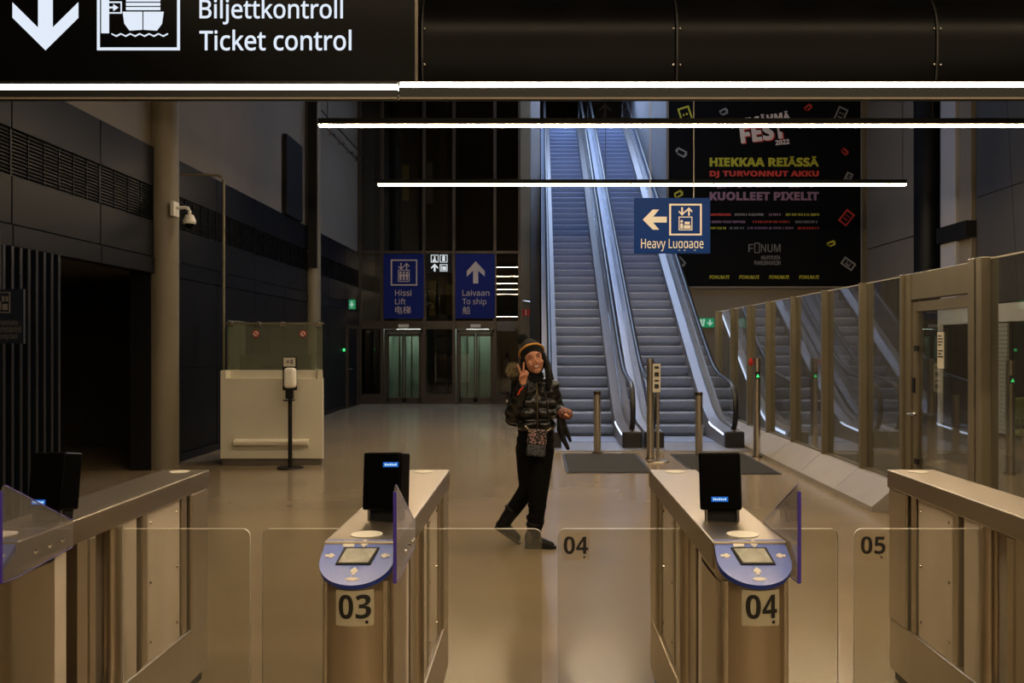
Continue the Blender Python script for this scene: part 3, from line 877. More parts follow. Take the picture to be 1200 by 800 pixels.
STEP_MESH = None
def escalator(xc, label):
    global STEP_MESH
    hw = 0.48
    e = thing("escalator", (xc, 14.2, 0), label, "escalator", "escalators up to the ship")
    # steps share one mesh: tread, curved riser
    if STEP_MESH is None:
        prof = [(0, 0), (0.47, 0), (0.47, -0.03), (0.125, -0.22), (0.10, -0.20), (0.062, -0.165), (0.028, -0.115), (0.008, -0.06), (-0.004, -0.02)]
        mb = MB().prism(prof, lambda p, t: (t, p[0], p[1]), -hw + 0.004, hw - 0.004)
        STEP_MESH = mb.mesh("step", Vector((0, 0, 0)))
        STEP_MESH.materials.append(MATS["step_metal"])
    for k in range(1, 48):
        o = bpy.data.objects.new("step", STEP_MESH)
        COL.objects.link(o); o.parent = e
        y = YB + (k - 1) * 0.2 / T30 + 0.17
        o.location = (0, y - 14.2, 0.2 * k)
    MB().box(xc - hw, xc + hw, 14.75, 15.7, -0.05, 0.02).build("flat_step", "step_metal", e)
    MB().box(xc - hw, xc + hw, 32.0, 33.2, 9.4, 9.52).build("flat_step", "step_metal", e)
    MB().box(xc - hw - 0.28, xc + hw + 0.28, 13.55, 14.75, 0, 0.014).build("floor_plate", "esc_steel", e)
    for s in (-1, 1):
        def X(d):
            return xc + s * (hw + d)
        ys = yr(14.0, 33.2)
        sweep([(X(0.0), -0.3), (X(0.02), -0.3), (X(0.02), 0.20), (X(0.0), 0.20)], ys, 0.0).build("skirt", "esc_steel", e)
        sweep([(X(0.0), 0.20), (X(0.15), 0.25), (X(0.15), 0.20), (X(0.02), 0.15)], ys).build("inner_deck", "inner_deck", e)
        sweep([(X(0.168), 0.25), (X(0.29), 0.23), (X(0.29), 0.14), (X(0.168), 0.14)], ys).build("outer_deck", "esc_clad", e)
        sweep([(X(0.27), -1.0), (X(0.29), -1.0), (X(0.29), 0.14), (X(0.27), 0.14)], ys, 0.0).build("cladding", "esc_clad", e)
        # balustrade glass with round newel ends
        mb = MB(); vs = []; R = 0.36
        yy = [13.99 + R * (1 - math.cos(math.pi / 2 * k / 6)) for k in range(7)] + [y for y in ys if y > 14.5]
        for y in yy:
            if y < 13.99 + R:
                h = math.sqrt(max(0, R * R - (13.99 + R - y) ** 2))
                zb, zt = max(0.24, 0.62 - h), 0.62 + h
            else:
                zb, zt = nz(y) + 0.24, nz(y) + 0.98
            for x in (X(0.152), X(0.166)):
                vs += [(x, y, zb), (x, y, zt)]
        fs = []
        for i in range(len(yy) - 1):
            a, b = i * 4, i * 4 + 4
            fs += [(a, b, b + 1, a + 1), (a + 2, a + 3, b + 3, b + 2), (a + 1, b + 1, b + 3, a + 3), (a, a + 2, b + 2, b)]
        mb.add(vs, fs).build("balustrade_glass", "esc_glass", e)
        path = [(X(0.159), 14.75, 0.21), (X(0.159), 14.45, 0.20)]
        for k in range(11):
            t = -math.pi / 2 - math.pi * k / 10
            path.append((X(0.159), 14.35 + 0.41 * math.cos(t), 0.61 + 0.41 * math.sin(t)))
        path += [(X(0.159), y, nz(y) + 1.02) for y in ys if y > 14.5]
        zt = nz(33.2)
        for k in range(1, 10):
            t = math.pi / 2 - math.pi * k / 10
            path.append((X(0.159), 33.2 + 0.41 * math.cos(t), zt + 0.61 + 0.41 * math.sin(t)))
        MB().tube(path, 0.03, 10, flat=(0.042, 0.022)).build("handrail", "rubber", e, smooth=True)
        ht = MB().tube([(p[0], p[1], p[2] - 0.032) if p[1] > 14.5 else p for p in path[14:-10]], 0.02, 6, flat=(0.026, 0.012)).build("handrail_track", "esc_steel", e, smooth=True)
        MB().box(min(X(-0.004), X(0.294)), max(X(-0.004), X(0.294)), 13.93, 14.06, 0.0, 0.262).build("newel_base", "rubber", e, bevel=0.02)
        # light line at the landing
        sweep([(X(-0.012), 0.165), (X(0.0), 0.165), (X(0.0), 0.19), (X(-0.012), 0.19)], yr(14.1, 15.3)).build("light_line", "led_cool", e)
    if xc > 2:
        x = xc + hw + 0.29
        sweep([(x, 0.16), (x + 0.014, 0.16), (x + 0.014, 0.20), (x, 0.20)], yr(14.2, 25.0)).build("light_line", "led_cool", e)
    sweep([(xc - hw - 0.27, -1.02), (xc + hw + 0.27, -1.02), (xc + hw + 0.27, -0.98), (xc - hw - 0.27, -0.98)], yr(15.0, 33.0), 0.0).build("soffit", "esc_clad", e)
    # bright rim on the upper newel
    for s in (-1, 1):
        x = xc + s * (hw + 0.159)
        MB().box(x - 0.012, x + 0.012, 33.0, 33.05, 9.75, 10.5).build("upper_newel_trim", "white", e)
    return e
escalator(0.82, "escalator nearest the lifts, beside the beige wall pier")
escalator(2.42, "escalator next to the glass partition and the poster")

# sign with an arrow at the upper landing
ua = thing("landing_sign", (gx(709, 35), 35, 10.3), "dim arrow sign above the upper escalator landing", "sign")
MB().box(1.55, 3.3, 35, 35.05, 10.35, 11.8).build("board", "recess", ua)
fl = Flat(Fr((0, 34.998, 0)), 0, 0.004); fl.arrow(gx(709, 35), gz(129, 35), 0.55, math.pi / 2, 0.18, 0.42); fl.build("arrow", "plaster", ua)
for x in (1.7, 3.1):
    MB().cone((x, 35.02, 11.8), (x, 35.02, 12.5), 0.012, n=6).build("hanger", "black", ua)

# =================================================================== SIGNS ON THE LIFT FRONT
LYS = BY - 0.075
sv = survey(LYS)
F2 = Fr((0, LYS - 0.001, 0))
def G(px, py):
    return (gx(px, LYS), gz(py, LYS))
def person_icon(fl, cx, cy, s):
    fl.disc(cx, cy + 0.36 * s, 0.13 * s, 12)
    fl.rect(cx - 0.16 * s, cy - 0.1 * s, cx + 0.16 * s, cy + 0.2 * s)
    fl.rect(cx - 0.10 * s, cy - 0.5 * s, cx + 0.10 * s, cy)
s1 = thing("lift_sign", (gx(473, LYS), LYS, gz(374, LYS)), "blue sign reading Hissi Lift above lift door", "sign", "blue signs on the lift front")
x0, z0, x1, z1 = sv(449.5, 297.5, 496.5, 373)
MB().box(x0, x1, LYS, LYS + 0.06, z0, z1).build("board", "sign_blue", s1)
fl = Flat(F2, 0, 0.004); fl.ring(*sv(458, 304, 489, 334.5), 0.035)
fl.ring(*sv(466.5, 316, 480, 330), 0.022)
for px in (469.5, 473.2, 477):
    person_icon(fl, *G(px, 323), 0.24)
fl.arrow(*G(470, 312), 0.19, -math.pi / 2, 0.16, 0.4)
fl.arrow(*G(476.5, 312), 0.19, math.pi / 2, 0.16, 0.4)
fl.build("lift_icon", "p_cream", s1)
text("Hissi", F2, sv(463, 339.5, 482, 346.5), "p_cream", s1, bold=0.003)
text("Lift", F2, sv(463, 349.5, 475.5, 356.5), "p_cream", s1, bold=0.003)
text("电梯", F2, sv(463, 358.5, 481.5, 367.5), "p_cream", s1, bold=0.003)
s2 = thing("lift_sign", (gx(557, LYS), LYS, gz(374, LYS)), "blue sign with large up arrow reading Laivaan To ship", "sign", "blue signs on the lift front")
x0, z0, x1, z1 = sv(533.8, 297.5, 580, 373)
MB().box(x0, x1, LYS, LYS + 0.06, z0, z1).build("board", "sign_blue", s2)
fl = Flat(F2, 0, 0.004)
fl.poly([G(*p) for p in ((557.5, 306), (568, 317.5), (568, 324), (560.5, 317), (560.5, 332), (554.5, 332), (554.5, 317), (547, 324), (547, 317.5))])
fl.build("arrow", "p_cream", s2)
text("Laivaan", F2, sv(542, 339.5, 573.5, 346.5), "p_cream", s2, bold=0.003)
text("To ship", F2, sv(542, 349.5, 570, 358.5), "p_cream", s2, bold=0.003)
text("船", F2, sv(542, 359, 551, 368), "p_cream", s2, bold=0.003)
s3 = thing("icon_sign", (gx(514, LYS), LYS - 0.1, gz(322, LYS)), "small black lit sign with four white icons between blue signs", "sign")
x0, z0, x1, z1 = sv(499.5, 297, 530, 319.5)
MB().box(x0, x1, LYS - 0.02, LYS + 0.05, z0, z1).build("box", "black", s3)
F3 = Fr((0, LYS - 0.021, 0))
fl = Flat(F3, 0, 0.004)
fl.ring(*sv(505, 298.5, 514, 307.5), 0.02).ring(*sv(515.5, 298.5, 524.5, 307.5), 0.02).ring(*sv(515.5, 309.5, 524.5, 318), 0.02)
fl.disc(*G(509.5, 301), 0.022).line(G(509.5, 302), G(510, 305), 0.04).line(G(510, 305), G(512, 306.5), 0.025).disc(*G(508.5, 305.3), 0.035)
fl.rect(*sv(518.3, 300.5, 521.7, 306)).disc(*G(520, 300.5), 0.03)
fl.rect(*sv(518.5, 312, 523, 316.5)).rect(*sv(517, 311, 518, 316.5))
fl.poly([G(*p) for p in ((509.5, 309), (513.5, 313), (513.5, 315), (510.6, 312.5), (510.6, 318), (508.4, 318), (508.4, 312.5), (505.5, 315), (505.5, 313))])
fl.build("icons", "icon_glow", s3)
# grey sensor box right of the doors
tag(MB().box(gx(583, BY), gx(604, BY), BY - 0.16, BY - 0.062, gz(388, BY), gz(377, BY)).build("sensor_box", "plaster", bevel=0.01), "flat grey box fixed right of the ship lift door", "box")
# fire sign and lever on the pier
fs_ = thing("fire_sign", (gx(616, BY), BY - 0.1, gz(370, BY)), "small red and white fire sign on beige wall pier", "sign")
sv = survey(BY - 0.1)
r = sv(612, 362, 621, 370)
MB().box(r[0], r[2], BY - 0.1, BY - 0.082, r[1], r[3]).build("plate", "red", fs_)
Flat(Fr((0, BY - 0.101, 0)), 0, 0.003).rect(*sv(615.8, 363, 616.8, 369)).build("mark", "white", fs_)
hk = thing("wall_hook", (gx(615, BY), BY - 0.1, gz(354, BY)), "small chrome bracket above the fire sign", "bracket")
MB().tube([(gx(613, BY), BY - 0.081, gz(353, BY)), (gx(613, BY), BY - 0.2, gz(353, BY)), (gx(621, BY), BY - 0.2, gz(354, BY))], 0.02).build("arm", "chrome", hk, smooth=True)
# exit signs
ex = thing("exit_sign", (-4.75, 21.5, 2.55), "small green exit sign projecting from dark side wall", "sign", "green exit signs")
r = survey(21.5)(409, 351, 416.5, 362)
MB().box(-4.95, r[2], 21.48, 21.52, r[3], r[3] + 0.03).build("bracket", "black", ex)
MB().box(r[0], r[2], 21.47, 21.53, r[1], r[3]).build("panel", "exit_green", ex)
Flat(Fr((0, 21.469, 0)), 0, 0.003).rect(*survey(21.5)(411.5, 353, 413.5, 360)).rect(*survey(21.5)(410, 356, 415, 357.5)).build("running_figure", "exit_white", ex)
ex = thing("exit_sign", (4.3, 22.2, 2.1), "green exit sign with white arrow on wall under poster", "sign", "green exit signs")
sv = survey(22.24)
r = sv(817.5, 372.5, 837, 383.5)
MB().box(r[0], r[2], 22.24, 22.299, r[1], r[3]).build("panel", "exit_green", ex)
fl = Flat(Fr((0, 22.239, 0)), 0, 0.004); fl.arrow(gx(832, 22.24), gz(378, 22.24), 0.16, -math.pi / 2, 0.25, 0.42)
fl.rect(*sv(820, 374, 823, 382)).disc(gx(825, 22.24), gz(375, 22.24), 0.03).line((gx(825, 22.24), gz(376, 22.24)), (gx(824, 22.24), gz(382, 22.24)), 0.04)
fl.build("running_figure", "exit_white", ex)
# little green lamp at the far door
tag(MB().box(-4.95, -4.91, 22.60, 22.66, 1.46, 1.53).build("door_indicator", "arrow_green"), "tiny green indicator beside the dark far door", "indicator")

# =================================================================== POSTER
PSY = PY - 0.06
sv = survey(PSY)
po = thing("poster", (gx(896, PSY), PY, gz(338, PSY)), "huge black festival poster with yellow and red lettering", "poster")
x0, z0, x1, z1 = sv(783.5, 92, 1008.5, 335.5)
MB().box(x0, x1, PSY, PY - 0.002, z0, z1).build("sheet", "poster_black", po)
f = 0.05
MB().box(x0, x1, PSY - 0.02, PY - 0.002, z0 - f, z0).box(x1, x1 + f, PSY - 0.02, PY - 0.002, z0 - f, z1).box(x0 - f, x0, PSY - 0.02, PY - 0.002, z0 - f, z1).build("poster_frame", "plaster", po)
FP = Fr((0, PSY - 0.002, 0))
text("ELSÄHMÄ", FP, sv(871, 133, 926, 144), "p_cream", po, bold=0.03, heavy=True, rot=0.14)
text("FEST", FP, sv(868.3, 145, 922.8, 166), "p_red", po, bold=0.03, heavy=True, d=0.002, rot=0.12)
text("FEST", FP, sv(867, 144, 921, 165), "p_cream", po, bold=0.03, heavy=True, d=0.006, rot=0.12)
text("2022", FP, sv(908.5, 163.5, 925, 169.5), "p_cream", po, bold=0.03, heavy=True, rot=0.10)
text("HIEKKAA REIÄSSÄ", FP, sv(831.5, 183, 959.5, 195.2), "p_yellow", po, bold=0.03, heavy=True)
text("DJ TURVONNUT AKKU", FP, sv(831.5, 200, 959.5, 208.5), "p_red", po, bold=0.03, heavy=True)
text("KUOLLEET PIXELIT", FP, sv(831.5, 224.7, 959.5, 234.8), "p_mauve", po, bold=0.03, heavy=True)
text("F", FP, sv(877, 286, 882.6, 295.3), "p_grey", po, bold=0.0)
text("NUM", FP, sv(891.8, 286, 914.5, 295.3), "p_grey", po, bold=0.0)
text("HELPOTUSTA", FP, sv(892, 299.5, 914.5, 304), "p_grey", po, bold=0.02)
text("PUHELINHUOLIIN", FP, sv(884, 305.5, 914.5, 310.3), "p_grey", po, bold=0.02)
for a in (831.3, 866.2, 901.3, 936.4):
    text("FONUM.FI", FP, sv(a, 322.5, a + 23.5, 326.6), "p_yellow", po, bold=0.03, shear=0.15)
fl = Flat(FP, 0.001, 0.003); fl.ring(*sv(884, 284.5, 890.3, 296.3), 0.018); fl.build("phone_mark", "p_grey", po)
for mat, rows in {
    "p_red": ((831, 251.5, 857), (882, 260, 926), (935, 267.3, 960)),
    "p_grey": ((861, 251.5, 896), (932, 260, 960), (855, 267.3, 872)),
    "p_mauve": ((901, 251.5, 915), (831, 260, 876), (876, 267.3, 930), (833, 216.5, 957)),
    "p_yellow": ((921, 251.5, 960), (831, 267.3, 851))}.items():
    fl = Flat(FP, 0.001, 0.002)
    for a, y, b in rows:
        w = 2.0 if y > 230 else 7.0
        hh = 1.5 if y > 230 else 4.2
        x = a
        while x < b - w * 0.5:
            ww = w * random.uniform(0.6, 0.95)
            fl.rect(*sv(x, y - hh, min(b, x + ww), y + hh * random.uniform(0.6, 1)))
            x += w * random.choice((1, 1, 1, 1.5))
    fl.build("small_print", mat, po)
def doodle(px, py, w, h, deg, mat, kind):
    cx, cy, a = gx(px, PSY), gz(py, PSY), math.radians(deg)
    k = PSY / FPX
    w *= k / 2; h *= k / 2
    u = Vector((math.cos(a), 0, math.sin(a))); v = Vector((-math.sin(a), 0, math.cos(a)))
    fr = Fr((cx, PSY - 0.002, cy), u, v)
    fl = Flat(fr, 0.001, 0.003)
    fl.ring(-w, -h, w, h, 0.04)
    if kind == "phone":
        fl.rect(-w * 0.4, h * 0.15, -w * 0.15, h * 0.35).rect(w * 0.15, h * 0.15, w * 0.4, h * 0.35)
        fl.line((-w * 0.4, -h * 0.2), (0, -h * 0.32), 0.03).line((0, -h * 0.32), (w * 0.4, -h * 0.2), 0.03)
    else:
        fl.rect(w, -h * 0.4, w * 1.15, h * 0.4)
        fl.poly([(-w, -h), (-w * 0.2, -h), (-w * 0.6, h), (-w, h)])
    fl.build("doodle", mat, po)
for d in ((804, 137, 14, 24, 18, "p_yellow", "phone"), (847, 131.5, 11, 7, 25, "p_grey", "battery"), (946, 127, 11, 6, 40, "p_red", "battery"),
          (985, 135, 12, 19, -24, "p_grey", "phone"), (797, 178, 15, 8, -28, "p_grey", "battery"), (989, 177, 10, 6, -40, "p_red", "battery"),
          (994, 208, 8, 12, -25, "p_grey", "phone"), (794, 228, 12, 7, 28, "p_yellow", "battery"), (992, 255, 12, 17, -38, "p_red", "phone"),
          (973, 286, 11, 6, 22, "p_yellow", "battery"), (994, 309, 16, 10, -35, "p_grey", "phone"), (797, 306, 13, 8, -48, "p_grey", "battery")):
    doodle(*d)

# =================================================================== LEFT SIDE FITTINGS
sl = thing("slat_screen", (-4.9, 8.6, 0), "screen of dark vertical metal slats under the dark fascia", "screen")
for k in range(8):
    y = 8.14 + k * 0.134
    MB().box(-4.97, -4.86, y - 0.022, y + 0.022, 0.02, 2.52).build("slat", "navy_fin", sl, bevel=0.004, seg=1)
MB().box(-4.97, -4.86, 8.1, 9.12, 0, 0.02).build("base_rail", "black", sl)
QY = 7.6
sv = survey(QY)
ss = thing("security_sign", (-4.7, QY, gz(402, QY)), "dark blue security check sign in front of the slat screen", "sign")
r = sv(-24, 338.5, 27.5, 402.5)
MB().box(r[0], r[2], QY, QY + 0.03, r[1], r[3]).build("board", "sign_dark_blue", ss)
MB().box(-4.62, -4.58, QY + 0.008, QY + 0.028, r[3], 2.56).box(-4.95, -4.58, QY + 0.008, QY + 0.028, 2.55, 2.58).build("bracket", "black", ss)
FQ = Fr((0, QY - 0.001, 0))
fl = Flat(FQ, 0, 0.003)
fl.ring(*sv(-14, 342, 12, 366.5), 0.008).rect(*sv(2.5, 347, 5.5, 353)).rect(*sv(7, 347, 9.5, 353)).rect(*sv(3, 356, 9, 363)).rect(*sv(-1, 353, 1.5, 363))
fl.build("icon", "p_grey", ss)
text("Turvatarkastus", FQ, sv(-4, 374, 21.5, 380.5), "p_grey", ss)
text("Säkerhetskontroll", FQ, sv(-6, 381.5, 25, 389), "p_grey", ss)
text("Security check", FQ, sv(-4, 390.5, 21, 398.5), "p_grey", ss)

cc = thing("security_camera", (-4.72, 11.62, 3.3), "pale dome security camera on bracket fixed to column", "camera")
MB().box(-4.74, -4.69, 11.5, 11.68, 3.27, 3.46).build("wall_plate", "white", cc, bevel=0.008)
MB().tube([(-4.70, 11.58, 3.38), (-4.58, 11.58, 3.385), (-4.54, 11.58, 3.375), (-4.52, 11.58, 3.34), (-4.52, 11.58, 3.30)], 0.022, 12).build("arm", "white", cc, smooth=True)
MB().cone((-4.52, 11.58, 3.20), (-4.52, 11.58, 3.29), 0.085, 0.05, 20).cone((-4.52, 11.58, 3.175), (-4.52, 11.58, 3.20), 0.075, 0.085, 20).build("housing", "white", cc, smooth=True)
MB().sphere((-4.52, 11.58, 3.175), (0.06, 0.06, 0.065), 16, 10).build("dome", "gloss_black", cc, smooth=True)

# conduit pole by the booth
cp = thing("conduit_pole", (-4.35, 12.35, 0), "thin pale vertical pipe rising behind the white booth", "pipe")
MB().tube([(-4.35, 12.35, 0), (-4.35, 12.35, 3.86), (-4.37, 12.35, 3.92), (-4.43, 12.35, 3.95), (-4.93, 12.35, 3.96)], 0.018, 10).build("pipe", "column_paint", cp, smooth=True)
MB().box(-4.38, -4.32, 12.32, 12.38, 0, 0.02).build("foot", "column_paint", cp)

# black panels on the upper wall
tag(MB().box(LX - 0.04, LX + 0.05, 17.4, 18.55, 4.16, 5.72).build("wall_box", "black", bevel=0.01), "black flat box on the pale upper wall above panels", "box")
bn = thing("hanging_banner", (-4.63, 19.1, 3.2), "narrow black vertical banner in front of the slim column", "banner")
MB().box(gx(361, 19.0), gx(371.5, 19.0), 18.98, 19.03, 3.25, 6.75).build("cloth", "black", bn)
MB().cone((gx(360.5, 19), 19.005, 6.76), (gx(372, 19), 19.005, 6.76), 0.015, n=8).box(gx(364, 19), gx(366, 19), 19.0, 19.15, 6.7, 6.76).build("rod", "black", bn)
gr = thing("gallery_railing", (-4.95, 22, 6.5), "thin gallery railing with point fixings high on side wall", "railing")
MB().tube([(-4.86, 19.6, 6.85), (-4.86, 24.6, 6.85)], 0.018, 8).build("top_rail", "steel_dark", gr)
MB().tube([(-4.86, 19.6, 6.55), (-4.86, 24.6, 6.55)], 0.012, 8).build("lower_rail", "steel_dark", gr)
for k in range(5):
    MB().cone((-5.0, 20.2 + k, 6.6), (-4.84, 20.2 + k, 6.6), 0.03, n=10).build("fixing", "chrome", gr)

# =================================================================== BOOTH
bx0, bx1, by0, by1 = -4.27, -2.90, 12.0, 12.9
ct = thing("service_booth", ((bx0 + bx1) / 2, 12.4, 0), "white service booth with glass screen beside the dark wall", "booth")
bb = -3.16                                               # back corner: the flank slants inwards
def slab(mb, x0, x1, xb, y0, y1, z0, z1):
    return mb.prism([(x0, y0), (x1, y0), (xb, y1), (x0, y1)], lambda p, t: (p[0], p[1], t), z0, z1)
slab(MB(), bx0 + 0.02, bx1 - 0.02, bb - 0.02, by0 + 0.03, by1 - 0.02, 0, 0.09).build("plinth", "counter_base", ct)
mb = MB().box(bx0, bx1, by0, by0 + 0.05, 0.09, 1.16).box(bx0, bx0 + 0.05, by0 + 0.05, by1, 0.09, 1.16)
mb.prism([(bx1 - 0.05, by0 + 0.05), (bx1, by0 + 0.05), (bb, by1), (bb - 0.05, by1)], lambda p, t: (p[0], p[1], t), 0.09, 1.16)
mb.box(bx0, bx0 + 0.07, by0, by1, 1.16, 1.27).prism([(bx1 - 0.07, by0), (bx1, by0), (bb, by1), (bb - 0.07, by1)], lambda p, t: (p[0], p[1], t), 1.16, 1.27)
mb.build("body", "counter_white", ct)
mb = slab(MB(), bx0 + 0.07, bx1 - 0.07, bb - 0.07, by0 + 0.02, by1, 1.12, 1.16)
mb.box(bx0 + 0.07, bx1 - 0.11, by0 + 0.16, by0 + 0.2, 1.16, 1.27).build("counter_top", "counter_white", ct)
MB().prism([(by0 - 0.09, 0.28), (by0 + 0.0, 0.24), (by0 + 0.0, 0.36), (by0 - 0.09, 0.33)], lambda p, t: (t, p[0], p[1]), bx0 + 0.19, bx1 - 0.18).build("bag_ledge", "counter_white", ct, bevel=0.01)
g = MB().box(bx0 + 0.03, bx1 - 0.05, by0 + 0.175, by0 + 0.185, 1.27, 1.92).build("glass_screen", "booth_glass", ct)
MB().prism([(bx1 - 0.06, by0 + 0.19), (bx1 - 0.05, by0 + 0.19), (bb - 0.03, by1), (bb - 0.04, by1)], lambda p, t: (p[0], p[1], t), 1.27, 1.95).build("glass_screen", "booth_glass", ct)
MB().box(bx0 + 0.03, bx0 + 0.04, by0 + 0.19, by1, 1.27, 1.95).build("glass_screen", "booth_glass", ct)
MB().tube([(bx0 + 0.02, by0 + 0.16, 1.90), (bx1 - 0.02, by0 + 0.16, 1.90)], 0.012, 8).build("rail", "steel", ct, smooth=True)
for x in (bx0 + 0.08, bx0 + 0.46, bx0 + 0.79, bx1 - 0.1):
    MB().cone((x, by0 + 0.13, 1.90), (x, by0 + 0.2, 1.90), 0.028, n=12).box(x - 0.03, x + 0.03, by0 + 0.14, by0 + 0.2, 1.86, 1.885).build("clamp", "steel", ct)
for x in (bx0 + 0.42, bx0 + 1.06):
    st = MB().cone((x, by0 + 0.168, 1.765), (x, by0 + 0.174, 1.765), 0.046, n=20).build("prohibition_sticker", "red", ct)
    MB().cone((x, by0 + 0.164, 1.765), (x, by0 + 0.1685, 1.765), 0.034, n=20).build("sticker_face", "white", st)
    fb = Fr((x, by0 + 0.163, 1.765), (1, 0, 0), (0, 0, 1))
    Flat(fb, 0, 0.002).line((-0.028, 0.028), (0.028, -0.028), 0.012).rect(-0.012, -0.012, 0.012, 0.014).build("sticker_mark", "red", st)
for x, w in ((bx0 + 0.28, 0.38), (bx0 + 0.92, 0.36)):
    mo = thing("monitor", (x, by0 + 0.5, 1.16), "low grey monitor back on the booth counter, %s one" % ("pipe-side" if w > 0.37 else "dispenser-side"), "monitor", "monitors in the booth")
    MB().box(x - w / 2, x + w / 2, by0 + 0.48, by0 + 0.52, 1.24, 1.47).build("screen_back", "grey_panel", mo, bevel=0.008)
    MB().box(x - 0.1, x + 0.1, by0 + 0.44, by0 + 0.58, 1.16, 1.175).box(x - 0.025, x + 0.025, by0 + 0.50, by0 + 0.53, 1.175, 1.26).build("stand", "black", mo)
ph = thing("desk_phone", (bx0 + 0.55, by0 + 0.35, 1.16), "small black phone standing between the booth monitors", "phone")
MB().prism([(by0 + 0.25, 1.161), (by0 + 0.43, 1.161), (by0 + 0.43, 1.31), (by0 + 0.40, 1.32)], lambda p, t: (t, p[0], p[1]), bx0 + 0.47, bx0 + 0.62).build("base", "black", ph, bevel=0.006)
MB().box(bx0 + 0.475, bx0 + 0.515, by0 + 0.26, by0 + 0.42, 1.30, 1.335).build("handset", "black", ph, bevel=0.01)

# hand sanitiser stand
hx, hy = gx(340, 11.7), 11.7
hs = thing("sanitiser_stand", (hx, hy, 0), "white hand sanitiser dispenser on black pole before the booth", "dispenser")
MB().cone((hx, hy, 0), (hx, hy, 0.018), 0.175, 0.165, 32).build("base", "black", hs, smooth=True)
MB().cone((hx, hy, 0.018), (hx, hy, 1.05), 0.026, n=16).build("pole", "black", hs, smooth=True)
MB().box(hx - 0.095, hx + 0.09, hy - 0.02, hy + 0.02, 1.02, 1.46).build("back_plate", "black", hs, bevel=0.01)
MB().box(hx - 0.08, hx + 0.075, hy - 0.026, hy - 0.02, 1.33, 1.445).build("notice", "paper", hs)
Flat(Fr((hx, hy - 0.027, 0)), 0, 0.002).rect(-0.04, 1.37, -0.005, 1.41).rect(0.01, 1.36, 0.045, 1.42).build("notice_mark", "p_grey", hs)
MB().box(hx - 0.055, hx + 0.10, hy - 0.14, hy - 0.02, 1.05, 1.315).build("dispenser", "white", hs, smooth=True, bevel=0.045, seg=5)
MB().box(hx - 0.045, hx + 0.045, hy - 0.06, hy + 0.01, 0.91, 1.05).build("nozzle_mount", "black", hs)
MB().box(hx - 0.06, hx + 0.07, hy - 0.12, hy - 0.02, 0.885, 0.9).build("drip_tray", "black", hs)

# =================================================================== BOLLARDS, STAND, MATS
def bollard(x, y, h, r, label, green=False):
    b = thing("bollard", (x, y, 0), label, "bollard", "steel bollards around the escalators")
    MB().cone((x, y, 0.012), (x, y, h - 0.05), r, n=24).build("post", "steel", b, smooth=True)
    MB().cone((x, y, h - 0.05), (x, y, h), r * 1.02, n=24).build("cap", "steel_dark" if h < 1 else "steel", b, smooth=True)
    MB().cone((x, y, 0), (x, y, 0.012), r * 1.5, n=24).build("flange", "steel_dark", b, smooth=True)
    if green:
        fr = Fr((x, y - r - 0.002, h - 0.25))
        MB().box(x - 0.032, x + 0.032, y - r - 0.002, y - r + 0.02, h - 0.29, h - 0.19).build("indicator_plate", "black", b)
        f2 = Flat(fr, 0, 0.003); f2.poly([(-0.026, -0.022), (0.026, -0.022), (0, 0.026)]); f2.build("arrow_light", "arrow_green", b)
    return b
bollard(gx(700, 13.4), 13.4, 0.92, 0.055, "short steel bollard at the back edge of left mat")
bollard(gx(819, 13.15), 13.15, 0.92, 0.055, "short steel bollard at the back edge of right mat")
bollard(gx(762, 12.65), 12.65, 1.42, 0.05, "tall steel bollard between the mats beside the notice stand")
b = bollard(gx(887, 12.9), 12.9, 1.42, 0.052, "tall steel bollard with green arrow beside the stone sill", True)
MB().sphere((gx(880, 12.85), 12.86, gz(424, 12.85)), (0.03, 0.03, 0.06), 10, 6).box(gx(880, 12.85) - 0.01, gx(887, 12.85) - 0.04, 12.85, 12.87, gz(425, 12.85) - 0.01, gz(425, 12.85) + 0.01).build("red_button", "red", b)
bollard(gx(1184, 11.2), 11.2, 1.42, 0.052, "tall bollard with green arrow behind the glass partition", True)

ns = thing("notice_stand", (gx(771, 12.36), 12.36, 0), "thin chrome stand with paper notice beside tall bollard", "stand")
nx = gx(771, 12.36)
MB().cone((nx, 12.36, 0), (nx, 12.36, 0.02), 0.16, 0.15, 32).build("base", "steel", ns, smooth=True)
MB().cone((nx, 12.36, 0.02), (nx, 12.36, 0.98), 0.022, n=16).build("pole", "steel", ns, smooth=True)
MB().cone((nx, 12.36, 0.95), (nx, 12.36, 1.0), 0.03, n=16).build("head", "black", ns, smooth=True)
sr = survey(12.32)(765, 426, 774, 459.5)
MB().box(sr[0], sr[2], 12.32, 12.33, sr[1], sr[3]).build("notice", "paper", ns)
fl = Flat(Fr((0, 12.319, 0)), 0, 0.002)
for a, b_ in ((429, 432), (436, 441), (445, 447), (450, 455)):
    fl.rect(*survey(12.32)(767, a, 772, b_))
fl.build("notice_mark", "print_black", ns)
for a, b_, y0, y1, lab in ((0.34, 1.43, 11.25, 13.25, "dark olive entrance mat before the escalator nearest the lifts"), (1.93, 3.02, 11.15, 13.2, "dark olive entrance mat before the escalator beside the partition")):
    mt = thing("floor_mat", ((a + b_) / 2, (y0 + y1) / 2, 0), lab, "mat", "entrance mats before the escalators")
    MB().box(a + 0.03, b_ - 0.03, y0 + 0.03, y1 - 0.03, 0.001, 0.012).build("pile", "mat_cloth", mt)
    MB().box(a, b_, y0, y0 + 0.03, 0.001, 0.009).box(a, b_, y1 - 0.03, y1, 0.001, 0.009).box(a, a + 0.03, y0 + 0.03, y1 - 0.03, 0.001, 0.009).box(b_ - 0.03, b_, y0 + 0.03, y1 - 0.03, 0.001, 0.009).build("rubber_border", "rubber", mt)

